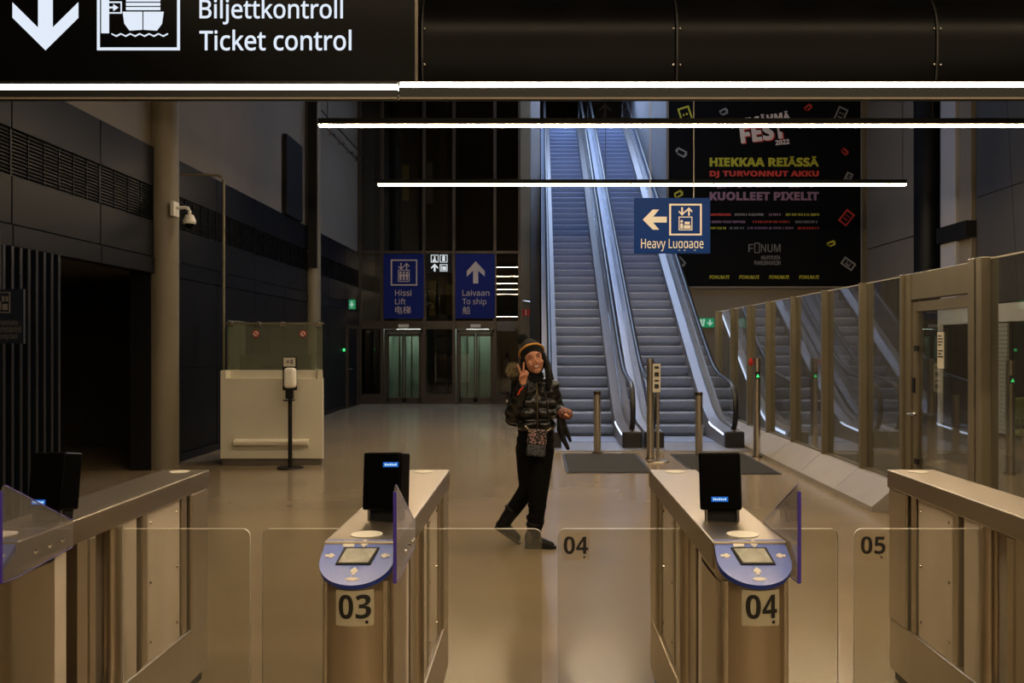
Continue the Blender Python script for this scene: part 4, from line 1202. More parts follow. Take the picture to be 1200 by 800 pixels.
# chair with lime seat beyond the partition
lc = thing("shop_chair", (6.36, 11.6, 0), "lime green chair behind the glass partition near picture edge", "chair")
cx, cy = 6.36, 11.6
MB().box(cx - 0.22, cx + 0.22, cy - 0.22, cy + 0.22, 0.44, 0.50).build("seat", "lime", lc, bevel=0.02)
MB().box(cx - 0.22, cx + 0.22, cy + 0.18, cy + 0.22, 0.55, 0.92).build("backrest", "lime", lc, bevel=0.02)
for sx in (-1, 1):
    MB().cone((cx + sx * 0.19, cy - 0.19, 0), (cx + sx * 0.19, cy - 0.19, 0.44), 0.014, n=8).build("leg", "chrome", lc)
    MB().cone((cx + sx * 0.19, cy + 0.2, 0), (cx + sx * 0.19, cy + 0.2, 0.9), 0.014, n=8).build("leg", "chrome", lc)
    MB().tube([(cx + sx * 0.22, cy - 0.18, 0.46), (cx + sx * 0.22, cy - 0.18, 0.68), (cx + sx * 0.22, cy + 0.2, 0.70)], 0.012, 8).build("armrest", "chrome", lc)

# =================================================================== TICKET GATES
def gate(xc, number, label, flaps, reader, front=True, plate=True):
    g = thing("ticket_gate", (xc, 3.5, 0), label, "ticket gate", "row of steel ticket gates")
    w = 0.108
    # base, rear leg, top beam
    MB().box(xc - w, xc + w, 2.95, 4.33, 0.05, 0.29).build("base", "steel", g, bevel=0.006)
    MB().box(xc - w + 0.02, xc + w - 0.02, 2.97, 4.31, 0, 0.05).build("kick_plate", "black", g)
    MB().box(xc - w, xc + w, 4.135, 4.34, 0.29, 0.915).build("rear_leg", "steel", g, bevel=0.008)
    MB().box(xc - w - 0.006, xc + w + 0.006, 2.745, 4.345, 0.915, 1.0).build("top_beam", "steel_top", g, bevel=0.005)
    MB().cone((xc, 2.845, 1.0), (xc, 2.845, 1.003), 0.05, n=28).build("reader_disc", "white", g)
    MB().cone((xc, 4.26, 1.0), (xc, 4.26, 1.003), 0.045, n=28).build("indicator_disc", "paper", g)
    # front half-round column
    pts = [(xc + w * math.sin(a), 2.73 - 0.105 * math.cos(a)) for a in [-math.pi / 2 + math.pi * k / 24 for k in range(25)]]
    U = pts + [(xc + w, 2.965), (xc - w, 2.965)]
    MB().prism(U, lambda p, t: (p[0], p[1], t), 0.02, 0.90).build("front_column", "steel", g, smooth=True)
    for s in (-1, 1):
        MB().cone((xc + s * w * 0.80, 2.675, 0.02), (xc + s * w * 0.80, 2.675, 0.9), 0.012, n=10).build("column_seam", "chrome", g, smooth=True)
    # wedge head under the blue panel
    head = [(2.74, 0.90), (2.61, 0.885), (2.745, 0.985)]
    mb = MB(); n = len(U)
    def topz(y):
        return 0.888 + (min(y, 2.76) - 2.60) * (0.106 / 0.16)
    vs = [(x, y, 0.89 if y > 2.66 else 0.875) for x, y in U] + [(x, y, max(0.882, topz(y))) for x, y in U]
    fs = [tuple(range(n - 1, -1, -1)), tuple(range(n, 2 * n))] + [(i, (i + 1) % n, n + (i + 1) % n, n + i) for i in range(n)]
    mb.add(vs, fs).build("head_wedge", "steel", g)
    # tilted blue reader panel
    slope = Vector((0, 0.16, 0.10)).normalized()
    fr = Fr((xc, 2.605, 0.902), (1, 0, 0), slope)
    L = 0.186
    out = [(-0.107, L), (-0.111, 0.115)] + [(0.111 * math.cos(a), 0.10 + 0.10 * math.sin(a)) for a in [math.pi + math.pi * k / 24 for k in range(25)]] + [(0.111, 0.115), (0.107, L)]
    bp = MB().prism(out, lambda p, t: fr(p[0], p[1], t), -0.016, 0.002, 0, 1).build("reader_panel", ["gate_blue", "gate_blue_edge"], g)
    sk = 0.008 if xc > 0 else -0.008
    sk = -sk
    MB().prism([(-0.052 - sk, 0.080), (0.052 - sk, 0.080), (0.054 + sk, 0.150), (-0.054 + sk, 0.150)][::1], lambda p, t: fr(p[0], p[1], t), 0.0, 0.006).build("screen_bezel", "black", bp)
    MB().prism([(-0.044 - sk, 0.086), (0.044 - sk, 0.086), (0.046 + sk, 0.144), (-0.046 + sk, 0.144)], lambda p, t: fr(p[0], p[1], t), 0.004, 0.0075).build("reader_screen", "screen_grey", bp)
    fl = Flat(fr, 0.001, 0.004)
    fl.arrow(-0.083, 0.118, 0.03, 0, 0.3, 0.3).arrow(0.083, 0.118, 0.03, math.pi, 0.3, 0.3).arrow(0, 0.055, 0.03, math.pi / 2, 0.35, 0.35).arrow(0.012, 0.168, 0.03, -math.pi / 2, 0.35, 0.35)
    fl.rect(-0.052, 0.155, -0.018, 0.180)
    fl.disc(0, 0.024, 0.02, 16, 0.007)
    fl.build("panel_marks", "sign_white", bp)
    # number plate on the front column (bent round it)
    if plate:
        mbp = MB(); N = 8; vs = []
        R = 0.111
        angs = [-0.52 + 1.04 * k / N + (0.06) for k in range(N + 1)]
        for a in angs:
            for rr in (0.0, 0.0015):
                for z in (0.779, 0.884):
                    vs.append((xc + (w + 0.002 + rr) * math.sin(a), 2.73 - (0.107 + rr) * math.cos(a), z))
        fs = []
        for k in range(N):
            a, b = 4 * k, 4 * k + 4
            fs += [(a + 2, b + 2, b + 3, a + 3), (a + 1, a, b, b + 1)[::-1], (a + 3, b + 3, b + 1, a + 1), (a, b, b + 2, a + 2)]
        fs += [(0, 2, 3, 1), (4 * N, 4 * N + 1, 4 * N + 3, 4 * N + 2)]
        pl = mbp.add(vs, fs).build("number_plate", "plate_film", g)
        tx = text(number, Fr((xc + 0.006, 0, 0)), (-0.046, 0.801, 0.048, 0.872), "print_black", g, bold=0.0, name="number", heavy=True)
        bm = bmesh.new(); bm.from_mesh(tx.data)
        bmesh.ops.triangulate(bm, faces=bm.faces)
        for _ in range(3):
            bmesh.ops.subdivide_edges(bm, edges=[e_ for e_ in bm.edges if e_.calc_length() > 0.012], cuts=1)
            bmesh.ops.triangulate(bm, faces=bm.faces)
        bm.to_mesh(tx.data); bm.free()
        for v in tx.data.vertices:           # bend the numerals round the column
            x = v.co.x
            a = math.asin(max(-0.99, min(0.99, x / (w + 0.005))))
            v.co.y = 2.73 - 0.1105 * math.cos(a) - 3.5
        MB().cone((xc + 0.042, 2.73 - 0.107 * math.cos(0.39) - 0.004, 0.790), (xc + 0.042, 2.73 - 0.107 * math.cos(0.39) - 0.0025, 0.790), 0.005, n=10).build("number_dot", "print_black", g)
    for s in (-1, 1):
        xa = xc + s * (w - 0.004)
        MB().box(min(xa, xa - s * 0.02), max(xa, xa - s * 0.02), 2.967, 3.045, 0.29, 0.915).build("front_panel", "steel_panel", g)
    # side panels with bolts, slim posts
    for s in (-1, 1):
        xa = xc + s * (w - 0.022)
        p = MB().box(min(xa, xa - s * 0.012), max(xa, xa - s * 0.012), 3.71, 4.05, 0.29, 0.915).build("side_panel", "steel_panel", g)
        for yy in (3.745, 4.02):
            for z in (0.36, 0.61, 0.86):
                MB().sphere((xa, yy, z), 0.007, 8, 6).build("bolt", "chrome", p)
    MB().box(xc - w + 0.012, xc + w - 0.012, 4.06, 4.11, 0.29, 0.915).build("slim_post", "steel", g, bevel=0.004)
    MB().box(xc - w + 0.012, xc + w - 0.012, 3.65, 3.70, 0.29, 0.915).build("slim_post", "steel", g, bevel=0.004)
    MB().box(xc - w + 0.01, xc + w - 0.01, 3.47, 3.59, 0.29, 0.915).build("hinge_housing", "steel_panel", g)
    MB().cone((xc - w + 0.035, 3.44, 0.29), (xc - w + 0.035, 3.44, 0.915), 0.034, n=20).cone((xc + w - 0.035, 3.44, 0.29), (xc + w - 0.035, 3.44, 0.915), 0.034, n=20).build("hinge_post", "steel", g, smooth=True)
    MB().box(xc - w + 0.01, xc + w - 0.01, 3.13, 3.20, 0.29, 0.915).build("sensor_post", "steel", g)
    MB().box(xc - w + 0.012, xc + w - 0.012, 3.21, 3.275, 0.29, 0.915).build("sensor_post", "steel", g, bevel=0.012)
    # acrylic shield on the right flank
    xs = xc + w + 0.010
    prof = [(2.645, 0.90), (2.645, 1.165), (2.665, 1.185), (3.05, 1.005), (3.05, 0.915), (2.72, 0.895)]
    sh = MB().prism(prof, lambda p, t: (t, p[0], p[1]), xs, xs + 0.008, 0, 0).build("shield", "acrylic", g)
    MB().box(xs - 0.001, xs + 0.009, 2.641, 2.647, 0.90, 1.17).build("shield_edge", "purple_edge", sh)
    MB().tube([(xs + 0.004, 2.665, 1.186), (xs + 0.004, 3.05, 1.006)], 0.0022, 6).tube([(xs + 0.004, 2.65, 0.898), (xs + 0.004, 2.72, 0.895), (xs + 0.004, 3.05, 0.915)], 0.0022, 6).build("shield_rim", "purple_edge", sh)
    for yy in (2.82, 2.90, 2.98):
        MB().cone((xs + 0.008, yy, 0.952), (xs + 0.014, yy, 0.952), 0.008, 0.006, 12).build("bolt", "chrome", sh)
    # black validator head on two stems
    if reader:
        dx, txt = reader
        rd = MB()
        rot = Matrix.Translation((xc + dx, 3.08, 1.036)) @ Matrix.Rotation(math.radians(-9), 4, 'X') @ Matrix.Rotation(math.radians(-14), 4, 'Z')
        rd.box(-0.070, 0.070, -0.03, 0.055, 0, 0.196, mat=rot)
        rdo = rd.build("validator", "gloss_black", g, bevel=0.008, seg=3)
        MB().box(-0.055, 0.06, 0.0, 0.04, -0.05, 0.01, mat=rot).build("validator_foot", "black", rdo)
        for sx in (-0.05, 0.055):
            MB().cone(rot @ Vector((sx, -0.012, -0.046)), rot @ Vector((sx, -0.012, 0.005)), 0.006, n=10).build("stem", "chrome", rdo)
        o3 = rot.to_3x3()
        fr3 = Fr(rot @ Vector((0, -0.0305, 0)), o3 @ Vector((1, 0, 0)), o3 @ Vector((0, 0, 1)))
        a, b = txt
        Flat(fr3, 0, 0.001).rect(a, b, a + 0.056, b + 0.017).build("display", "display_blue", rdo)
        f4 = Flat(fr3, 0.001, 0.0016)
        for k in range(7):
            f4.rect(a + 0.006 + k * 0.0065, b + 0.005, a + 0.0105 + k * 0.0065, b + 0.0125 - (k % 3) * 0.001)
        f4.build("display_text", "display_text", rdo)
    # glass flaps closing the lanes
    for xa, xb, num in flaps:
        y0, y1, zb, zt, rc = 3.446, 3.458, 0.22, 0.896, 0.03
        free_right = abs(xa - xc) < abs(xb - xc)
        pts = [(xa, zb), (xb, zb)]
        arc = [(math.cos(t), math.sin(t)) for t in [math.pi / 2 * k / 5 for k in range(6)]]
        if free_right:
            pts += [(xb - rc + rc * c, zt - rc + rc * s_) for c, s_ in arc] + [(xa, zt)]
        else:
            pts += [(xb, zt)] + [(xa + rc - rc * s_, zt - rc + rc * c) for c, s_ in arc]
        fo = MB().prism(pts, lambda p, t: (p[0], t, p[1]), y0, y1, 0, 1).build("glass_flap", ["flap_glass", "glass_edge"], g)
        if num:
            ff = Fr((0, y0 - 0.001, 0))
            a = xa + 0.018
            Flat(ff, 0, 0.0008).rect(a, 0.775, a + 0.105, 0.885).build("number_sticker", "sticker_film", fo)
            text(num, ff, (a + 0.006, 0.800, a + 0.100, 0.868), "print_black", fo, bold=0.0, name="number", d=0.002, heavy=True)
            Flat(ff, 0.001, 0.002).disc(a + 0.085, 0.788, 0.004, 10).build("number_dot", "print_black", fo)
    return g
glass("sticker_film", (0.97, 0.93, 0.85), 0.6, haze=0.10, hazecol=(0.7, 0.66, 0.58))
gate(-1.712, "", "steel ticket gate at the left picture edge, bolted side panel showing", [(-1.60, -1.113, None)], (0.03, (-0.05, 0.018)), plate=False)
gate(-0.548, "03", "numbered steel ticket gate left of the walking person, blue reader panel on top", [(-0.44, 0.01, None), (-1.066, -0.656, None)], (0.015, (0.005, 0.145)))
gate(0.645, "04", "numbered steel ticket gate right of the walking person, in front of the mats", [(0.070, 0.537, "04"), (0.753, 1.150, None)], (-0.02, (-0.030, 0.028)))
gate(1.80, "", "steel ticket gate at the right picture edge, front end cut off", [(1.212, 1.692, "05")], None, plate=False)

# =================================================================== THE WALKING WOMAN
WY = 7.15
def W(px, py, dy=0.0):
    return Vector((gx(px, WY), WY + dy, gz(py, WY)))
def Wr(px, py, dy, r):
    v = W(px, py, dy)
    return (v.x, v.y, v.z, r)

pr = thing("person", (0, WY, 0), "person in black puffer jacket and pompom hat, walking and raising two fingers", "person")

HC = W(625.6, 422.5, 0)                                  # head centre
HS = 1.06
HR = Matrix.Rotation(math.radians(-12), 3, 'Y') @ Matrix.Rotation(math.radians(-10), 3, 'X') @ Matrix.Rotation(math.radians(8), 3, 'Z')
def Hd(x, y, z):
    """head-local (x to picture right, y away, z up) -> world"""
    return HC + HR @ (Vector((x, y, z)) * HS)

body = MB()
# head: skull, jaw, cheeks, nose, ears, neck
body.sphere(Hd(0, 0.015, 0.025), (0.077, 0.093, 0.094), 20, 14, HR)
body.sphere(Hd(0, -0.015, -0.032), (0.066, 0.070, 0.070), 18, 12, HR)
body.sphere(Hd(0, -0.048, -0.088), (0.030, 0.026, 0.021), 12, 8, HR)
for s in (-1, 1):
    body.sphere(Hd(s * 0.040, -0.058, -0.026), (0.026, 0.022, 0.024), 12, 8, HR)
    body.sphere(Hd(s * 0.072, 0.012, -0.01), (0.010, 0.018, 0.030), 10, 8, HR)
    body.sphere(Hd(s * 0.028, -0.068, 0.032), (0.026, 0.012, 0.009), 10, 6, HR)
    body.sphere(Hd(s * 0.011, -0.086, -0.028), (0.010, 0.010, 0.008), 8, 6, HR)
body.chain([(*Hd(0, -0.078, 0.018), 0.007), (*Hd(0, -0.094, -0.020), 0.011)])
body.chain([Wr(627, 432, 0.03, 0.048), Wr(628, 447, 0.03, 0.055)])
# trunk
for px, py, rx, ry in ((628, 453, 0.12, 0.070), (629, 465, 0.125, 0.080), (629, 480, 0.115, 0.080), (628, 495, 0.11, 0.085), (627, 510, 0.135, 0.11), (627, 522, 0.14, 0.115)):
    body.sphere(W(px, py, 0.02), (rx, ry, 0.085), 18, 12)
# arms
body.chain([Wr(609, 452, 0.02, 0.050), Wr(601, 486, 0.00, 0.042), Wr(607, 470, -0.10, 0.038), Wr(613.2, 448.5, -0.17, 0.026)])
body.chain([Wr(646, 452, 0.02, 0.050), Wr(654, 480, 0.10, 0.042), Wr(657, 484, 0.02, 0.036), Wr(659.5, 484, -0.07, 0.028)])
# legs
body.chain([Wr(634, 524, -0.01, 0.085), Wr(630, 583, -0.05, 0.058), Wr(627, 618, -0.04, 0.036)])
body.chain([Wr(621, 524, 0.05, 0.085), Wr(619, 572, 0.065, 0.052), Wr(606, 592, 0.105, 0.045), Wr(596, 607, 0.12, 0.034)])
body.chain([Wr(627, 618, -0.04, 0.034), Wr(625, 633, -0.04, 0.032), Wr(643, 637, -0.07, 0.022)])
body.chain([Wr(596, 607, 0.12, 0.034), Wr(590, 617, 0.12, 0.030), Wr(603, 631, 0.10, 0.022)])
# raised hand: palm, two fingers up, two folded, thumb across
PW = W(613.8, 441, -0.185)
def hp(x, y, z, r):
    v = PW + Vector((x, y, z))
    return (v.x, v.y, v.z, r)
body.sphere(PW, (0.033, 0.015, 0.040), 14, 10)
body.chain([hp(-0.004, 0.005, -0.055, 0.023), hp(0, 0, -0.02, 0.024)])
body.chain([hp(-0.020, -0.002, 0.030, 0.0100), hp(-0.034, -0.006, 0.066, 0.0092), hp(-0.046, -0.006, 0.098, 0.0078)], 10)     # index
body.chain([hp(0.000, -0.002, 0.034, 0.0105), hp(0.002, -0.008, 0.074, 0.0095), hp(0.003, -0.010, 0.112, 0.0080)], 10)         # middle
body.chain([hp(0.016, -0.004, 0.030, 0.0098), hp(0.022, -0.024, 0.050, 0.0092), hp(0.018, -0.036, 0.024, 0.0080)], 10)         # ring, folded
body.chain([hp(0.029, -0.004, 0.020, 0.0088), hp(0.036, -0.022, 0.036, 0.0082), hp(0.030, -0.032, 0.012, 0.0072)], 10)         # little, folded
body.chain([hp(-0.026, -0.006, -0.020, 0.0120), hp(-0.022, -0.030, 0.006, 0.0105), hp(0.004, -0.038, 0.020, 0.0090)], 10)      # thumb
# other hand, closed round the gloves
PH = W(660.5, 484, -0.10)
def hq(x, y, z, r):
    v = PH + Vector((x, y, z))
    return (v.x, v.y, v.z, r)
body.sphere(PH, (0.036, 0.040, 0.030), 14, 10)
for k in range(4):
    y = -0.036 + k * 0.022
    body.chain([hq(0.022, y, 0.022, 0.0105), hq(0.046, y, 0.006, 0.0100), hq(0.036, y, -0.022, 0.0090), hq(0.014, y, -0.026, 0.0080)], 10)
body.chain([hq(-0.012, -0.040, 0.012, 0.0120), hq(0.012, -0.056, 0.0, 0.0105), hq(0.034, -0.050, -0.012, 0.0090)], 10)
shell("body", body, 0.0055, "skin", pr, smooth=2, fac=0.4)

# face details
for s in (-1, 1):
    MB().sphere(Hd(s * 0.029, -0.0770, 0.010), (0.0120, 0.006, 0.0036), 12, 8, HR).build("eye", "white", pr, smooth=True)
    MB().sphere(Hd(s * 0.029 + 0.001, -0.0815, 0.010), (0.0060, 0.003, 0.0040), 10, 6, HR).build("iris", "hair", pr, smooth=True)
    MB().tube([Hd(s * 0.016, -0.083, 0.0115), Hd(s * 0.029, -0.085, 0.0155), Hd(s * 0.043, -0.077, 0.0105)], 0.0020, 6).build("eyelid", "hair", pr, smooth=True)
    MB().tube([Hd(s * 0.014, -0.086, 0.030), Hd(s * 0.030, -0.086, 0.036), Hd(s * 0.047, -0.075, 0.030)], 0.0030, 6).build("eyebrow", "hair", pr, smooth=True)
mo = [Hd(x, -0.087 + 9.0 * x * x, -0.054 + 13 * x * x) for x in (-0.028, -0.018, -0.008, 0.0, 0.008, 0.018, 0.028)]
lo = [Hd(x, -0.086 + 9.0 * x * x, -0.0690 + 27 * x * x) for x in (-0.026, -0.018, -0.008, 0.0, 0.008, 0.018, 0.026)]
MB().tube(mo, 0.0028, 6).build("upper_lip", "lips", pr, smooth=True)
MB().tube(lo, 0.0034, 6).build("lower_lip", "lips", pr, smooth=True)
tt = MB()
tt.add([p + HR @ Vector((0, 0.0015, 0)) for p in mo[1:-1]] + [p + HR @ Vector((0, 0.0015, 0)) for p in lo[1:-1]], [(i, i + 1, i + 6, i + 5) for i in range(4)])
tt.build("teeth", "white", pr)

# beanie with gold stripe and pompom
hat = MB()
BT = Matrix.Rotation(math.radians(-25), 3, 'X')          # brim rides higher over the forehead
def Bt(x, y, z):
    v = BT @ Vector((x, y, z))
    return Hd(v.x, v.y + 0.016, v.z + 0.040)
HB = HR @ BT
hat.sphere(Bt(0, 0, 0.040), (0.094, 0.106, 0.090), 24, 14, HB)
hat.sphere(Bt(-0.006, 0.006, 0.104), (0.066, 0.074, 0.050), 18, 12, HB)
for z, r in ((-0.012, 0.088), (0.004, 0.091), (0.020, 0.094)):
    hat.sphere(Bt(0, 0, z), (r, r * 1.07, 0.015), 28, 8, HB)
shell("beanie", hat, 0.007, "knit", pr, smooth=2)
ring = [Bt(0.0945 * math.cos(a), 0.1060 * math.sin(a), 0.034) / 1.0 for a in [2 * math.pi * k / 44 for k in range(45)]]
MB().tube(ring, 0.0085, 8).build("beanie_stripe", "knit_gold", pr, smooth=True)
def fuzzy(name, c, r, n, ln, mat, parent, seed, sq=(1, 1, 1)):
    rnd = random.Random(seed)
    mb = MB().sphere(c, Vector(sq) * r * 0.8, 16, 10)
    for _ in range(n):
        d = Vector((rnd.gauss(0, 1), rnd.gauss(0, 1), rnd.gauss(0, 1))).normalized()
        d = Vector((d.x * sq[0], d.y * sq[1], d.z * sq[2]))
        t = d.orthogonal().normalized() * 0.0035
        b = c + d * r * 0.7
        t2 = d.cross(t).normalized() * 0.0035
        e = c + d * (r + ln * rnd.uniform(-0.3, 1)) + Vector((rnd.uniform(-1, 1), rnd.uniform(-1, 1), rnd.uniform(-1.4, 0.6))) * ln * 0.5
        mb.add([b + t, b - t * 0.5 + t2, b - t * 0.5 - t2, e], [(0, 1, 3), (1, 2, 3), (2, 0, 3)])
    return mb.build(name, mat, parent)
fuzzy("pompom", Bt(-0.040, 0.0, 0.168), 0.046, 480, 0.011, "knit", pr, 3)["kind"] = "stuff"

# hair: behind the head and falling over the shoulders
hr = MB()
hr.sphere(Hd(0, 0.050, -0.01), (0.088, 0.075, 0.10), 16, 10, HR)
rh = random.Random(11)
for k in range(9):                                       # wavy locks over the picture-right shoulder
    t = k / 8
    a0 = Hd(0.070 + 0.012 * t, -0.015 + 0.07 * t, 0.035)
    e0 = W(641.5 + 7.5 * t + rh.uniform(-1, 1), 456 + rh.uniform(-4, 6), -0.10 + 0.12 * t)
    pts = []
    for j in range(5):
        u = j / 4
        p = a0.lerp(e0, u) + Vector((0.022 * math.sin(math.pi * u) + 0.008 * math.sin(7 * u + k), 0.006 * math.cos(6 * u + 2 * k), 0))
        pts.append((p.x, p.y, p.z, 0.021 * (1 - 0.75 * u ** 3)))
    hr.chain(pts, 10)
for k in range(4):
    t = k / 3
    a0, e0 = Hd(-0.074 - 0.006 * t, -0.01 + 0.06 * t, 0.030), W(616 - 2 * t, 442 + rh.uniform(-2, 3), -0.02 + 0.06 * t)
    hr.chain([(*a0, 0.018), (*(a0.lerp(e0, 0.5) + Vector((-0.006, 0, 0))), 0.019), (*e0, 0.010)], 10)
shell("hair", hr, 0.008, "hair", pr, smooth=2)

# neck warmer
sc = MB()
for py, r in ((438, 0.066), (442, 0.074), (447, 0.082)):
    sc.sphere(W(627.5, py, 0.015), (r, r * 0.98, 0.030), 20, 8)
shell("neck_warmer", sc, 0.008, "knit", pr, smooth=2)

# puffer jacket: stacked quilted rolls and sleeves
jk = MB()
rolls = ((450, 0.120, 0.090, 0.050), (459, 0.160, 0.116, 0.058), (471, 0.168, 0.130, 0.062), (484, 0.163, 0.134, 0.064), (496, 0.157, 0.130, 0.054))
for py, rx, ry, rz in rolls:
    for s_ in (-1, 1):                                   # two half rolls that meet at the zip
        jk.sphere(W(628.5 + s_ * 8.5, py + rh.uniform(-1.2, 1.2), 0.015), (rx * 0.66, ry * rh.uniform(0.96, 1.04), rz), 20, 12,
                  Matrix.Rotation(s_ * rh.uniform(0.02, 0.22), 3, 'Y'))
jk.sphere(W(628, 474, 0.02), (0.130, 0.122, 0.19), 20, 12)
jk.sphere(W(628.5, 503.5, 0.02), (0.150, 0.124, 0.020), 24, 8)
def sleeve(mb, pts, step=0.085):
    for a, b in zip(pts, pts[1:]):
        a3, b3 = Vector(a[:3]), Vector(b[:3])
        L = (b3 - a3).length
        n = max(1, round(L / step))
        q = (b3 - a3).to_track_quat('Z', 'Y').to_matrix()
        for k in range(n + 1):
            t = k / n
            r = a[3] + (b[3] - a[3]) * t
            mb.sphere(a3.lerp(b3, t), (r * rh.uniform(0.94, 1.06), r * rh.uniform(0.94, 1.06), step * 0.62), 16, 10, q)
        mb.cone(a3, b3, a[3] * 0.86, b[3] * 0.86, 14)
sleeve(jk, [Wr(609, 453, 0.02, 0.078), Wr(602, 487, 0.00, 0.070)])
sleeve(jk, [Wr(601.5, 488, -0.02, 0.070), Wr(607, 470, -0.10, 0.062), Wr(612.6, 453, -0.16, 0.048)])
sleeve(jk, [Wr(645, 453, 0.02, 0.076), Wr(652.5, 478, 0.09, 0.066)])
sleeve(jk, [Wr(653, 480, 0.09, 0.064), Wr(656.5, 484, 0.02, 0.056), Wr(658.5, 484, -0.045, 0.046)])
jk.sphere(W(627.5, 446, 0.03), (0.098, 0.085, 0.030), 20, 8)
shell("jacket", jk, 0.009, "puffer", pr, smooth=2, fac=0.35)
MB().tube([W(628.5, 448, -0.085), W(629.5, 460, -0.110), W(630, 475, -0.120), W(630, 490, -0.120), W(630, 502, -0.112)], 0.006, 6).build("zipper", "steel_dark", pr)
MB().tube([W(614, 451.5, -0.215), W(610.5, 455, -0.205), W(607.5, 461, -0.185)], 0.005, 6).build("sleeve_tab", "orange", pr)
fuzzy("fur_trim", W(601.5, 433.5, 0.0), 0.052, 900, 0.022, "fur", pr, 5, (1, 0.8, 1.05))["kind"] = "stuff"
MB().chain([Wr(603, 441, 0.03, 0.05), Wr(610, 447, 0.06, 0.06), Wr(620, 446, 0.10, 0.06), Wr(632, 446, 0.10, 0.055)]).build("hood", "puffer", pr, smooth=True)

# trousers
tr = MB()
for py, rx, ry, px in ((505, 0.148, 0.122, 628), (515, 0.155, 0.13, 627.5), (527, 0.158, 0.132, 627)):
    tr.sphere(W(px, py, 0.02), (rx, ry, 0.085), 20, 10)
tr.chain([Wr(634.5, 526, -0.01, 0.105), Wr(633, 555, -0.03, 0.088), Wr(630.5, 580, -0.05, 0.076), Wr(629, 600, -0.045, 0.066), Wr(627.5, 613, -0.04, 0.064)], 16)
tr.chain([Wr(619.5, 526, 0.05, 0.108), Wr(619.5, 555, 0.06, 0.092), Wr(619, 573, 0.07, 0.074), Wr(608, 590, 0.10, 0.066), Wr(600, 601, 0.115, 0.062)], 16)
for px, py, dy, r in ((629, 588, -0.05, 0.079), (630, 594, -0.05, 0.076), (626.5, 603, -0.045, 0.073), (628, 609, -0.04, 0.072), (612, 584, 0.09, 0.074), (603, 597, 0.11, 0.068)):
    tr.sphere(W(px, py, dy), (r, r, 0.026), 16, 8, Matrix.Rotation(random.uniform(-0.3, 0.3), 3, 'Y'))
shell("trousers", tr, 0.010, "pants", pr, smooth=2, fac=0.4)

# boots
b1 = MB()
b1.chain([Wr(626.5, 613, -0.04, 0.062), Wr(625.5, 626, -0.04, 0.056), Wr(624, 633, -0.04, 0.052)], 16)
b1.chain([Wr(622, 634.5, -0.04, 0.046), Wr(634, 634.5, -0.055, 0.046), Wr(644.5, 636.8, -0.07, 0.036)], 16)
b1.sphere(W(626.5, 612.5, -0.04), (0.073, 0.073, 0.026), 16, 8)
o = shell("boot", b1, 0.008, "boot", pr, smooth=2, fac=0.4)
MB().prism([(-0.115, -0.042), (-0.09, -0.052), (0.02, -0.045), (0.10, -0.048), (0.135, -0.02), (0.135, 0.015), (0.10, 0.045), (0.02, 0.045), (-0.09, 0.05), (-0.118, 0.03)],
           lambda p, t: Vector((gx(632, WY) + p[0] + 0.0, WY - 0.055 + p[1] - 0.12 * p[0], t)), 0.0, 0.024).build("sole", "black", o)
MB().sphere(W(619.8, 627.5, -0.075), (0.035, 0.035, 0.055), 12, 8).build("heel_patch", "boot_grey", o, smooth=True)
b2 = MB()
b2.chain([Wr(600, 601, 0.115, 0.060), Wr(594, 610, 0.12, 0.056), Wr(590, 616, 0.12, 0.052)], 16)
b2.chain([Wr(586, 618.5, 0.12, 0.043), Wr(596.5, 626, 0.11, 0.046), Wr(605, 632.5, 0.10, 0.035)], 16)
b2.sphere(W(599.5, 600.5, 0.115), (0.072, 0.070, 0.026), 16, 8, Matrix.Rotation(math.radians(35), 3, 'Y'))
o = shell("boot", b2, 0.008, "boot", pr, smooth=2, fac=0.4)
q = Matrix.Rotation(math.radians(33), 3, 'Y')
cc0 = W(593.5, 629.5, 0.11)
MB().prism([(-0.115, -0.038), (0.02, -0.044), (0.10, -0.046), (0.130, -0.02), (0.130, 0.02), (0.10, 0.046), (0.02, 0.044), (-0.115, 0.038)],
           lambda p, t: cc0 + q @ Vector((p[0], p[1] - 0.1 * p[0], t)), -0.010, 0.012).build("sole", "black", o)

# patterned knitted cuff glove over the lower hand
gl = MB().sphere(PH + Vector((0.0, 0.0, 0.004)), (0.056, 0.060, 0.050), 18, 12)
gl.sphere(PH + Vector((0.034, -0.008, 0.0)), (0.038, 0.052, 0.042), 16, 10).sphere(PH + Vector((-0.014, -0.03, 0.010)), (0.036, 0.036, 0.034), 14, 10)
shell("patterned_glove", gl, 0.007, "glove_pattern", pr, smooth=2)

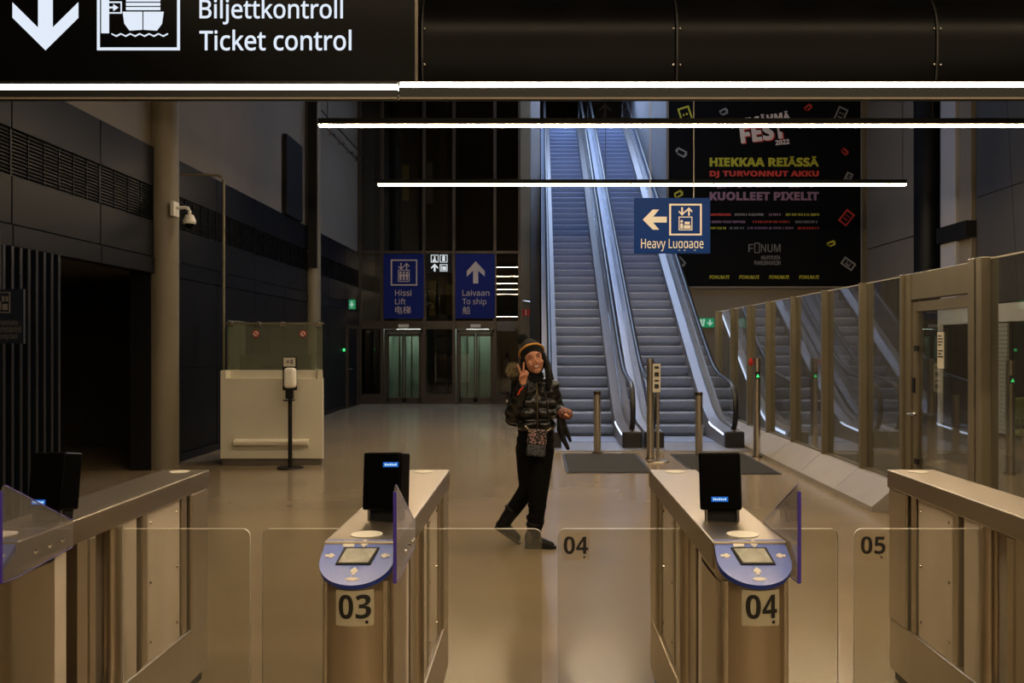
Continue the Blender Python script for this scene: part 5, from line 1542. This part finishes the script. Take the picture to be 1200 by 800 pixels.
# things she carries
bg = thing("shoulder_bag", tuple(W(629, 532, -0.17)), "small patterned crossbody pouch hanging at the walking person's hip", "bag")
rot = Matrix.Translation(W(629, 516, -0.165)) @ Matrix.Rotation(math.radians(5), 4, 'Y')
MB().box(-0.075, 0.075, -0.02, 0.02, -0.015, 0.105, mat=rot).build("pouch", "bag_pattern", bg, bevel=0.012)
MB().box(-0.073, 0.073, -0.026, 0.02, -0.105, -0.012, mat=rot).build("pocket", "bag_dots", bg, bevel=0.012)
for s in (-1, 1):
    MB().cone(rot @ Vector((s * 0.072, 0, 0.10)), rot @ Vector((s * 0.10, 0.0, 0.125)), 0.007, n=8).build("strap_ring", "chrome", bg)
MB().tube([rot @ Vector((-0.10, 0, 0.125)), W(609, 496, -0.10), W(606.5, 488, 0.02)], 0.006, 6).tube([rot @ Vector((0.10, 0, 0.125)), W(643, 490, -0.12), W(641, 470, -0.13), W(638, 455, -0.10)], 0.006, 6).build("strap", "black", bg)

bpk = thing("backpack", tuple(W(606, 502, 0.22)), "black backpack on the walking person's back", "backpack")
mbk = MB()
for px, py, rx, rz in ((611, 462, 0.085, 0.06), (608, 474, 0.105, 0.08), (606, 486, 0.110, 0.08), (606, 494, 0.105, 0.055)):
    mbk.sphere(W(px, py, 0.17), (rx, 0.10, rz), 18, 10)
shell("pack", mbk, 0.012, "pants", bpk, smooth=2)
MB().tube([W(597, 460, 0.10), W(593.5, 466, 0.12), W(594.5, 474, 0.12)], 0.008, 6).build("strap", "black", bpk)
MB().box(W(593.5, 0).x - 0.008, W(593.5, 0).x + 0.010, WY + 0.09, WY + 0.10, gz(472, WY), gz(469, WY)).build("buckle", "paper", bpk)

gv = thing("gloves", tuple(W(661, 524, -0.10)), "pair of black gloves dangling from the walking person's hand", "gloves")
g1 = MB().chain([Wr(655.5, 490, -0.10, 0.024), Wr(656.5, 502, -0.10, 0.030), Wr(660, 513, -0.10, 0.022), Wr(665, 523.5, -0.10, 0.016)])
g1.chain([Wr(657, 500, -0.12, 0.016), Wr(658.5, 512, -0.125, 0.014), Wr(662, 520, -0.125, 0.011)])
shell("glove", g1, 0.006, "boot", gv, smooth=2)
g2 = MB().chain([Wr(658.5, 490, -0.06, 0.022), Wr(661.5, 501, -0.06, 0.026), Wr(665, 508, -0.06, 0.018), Wr(668, 515, -0.06, 0.014)])
shell("glove", g2, 0.006, "boot", gv, smooth=2)
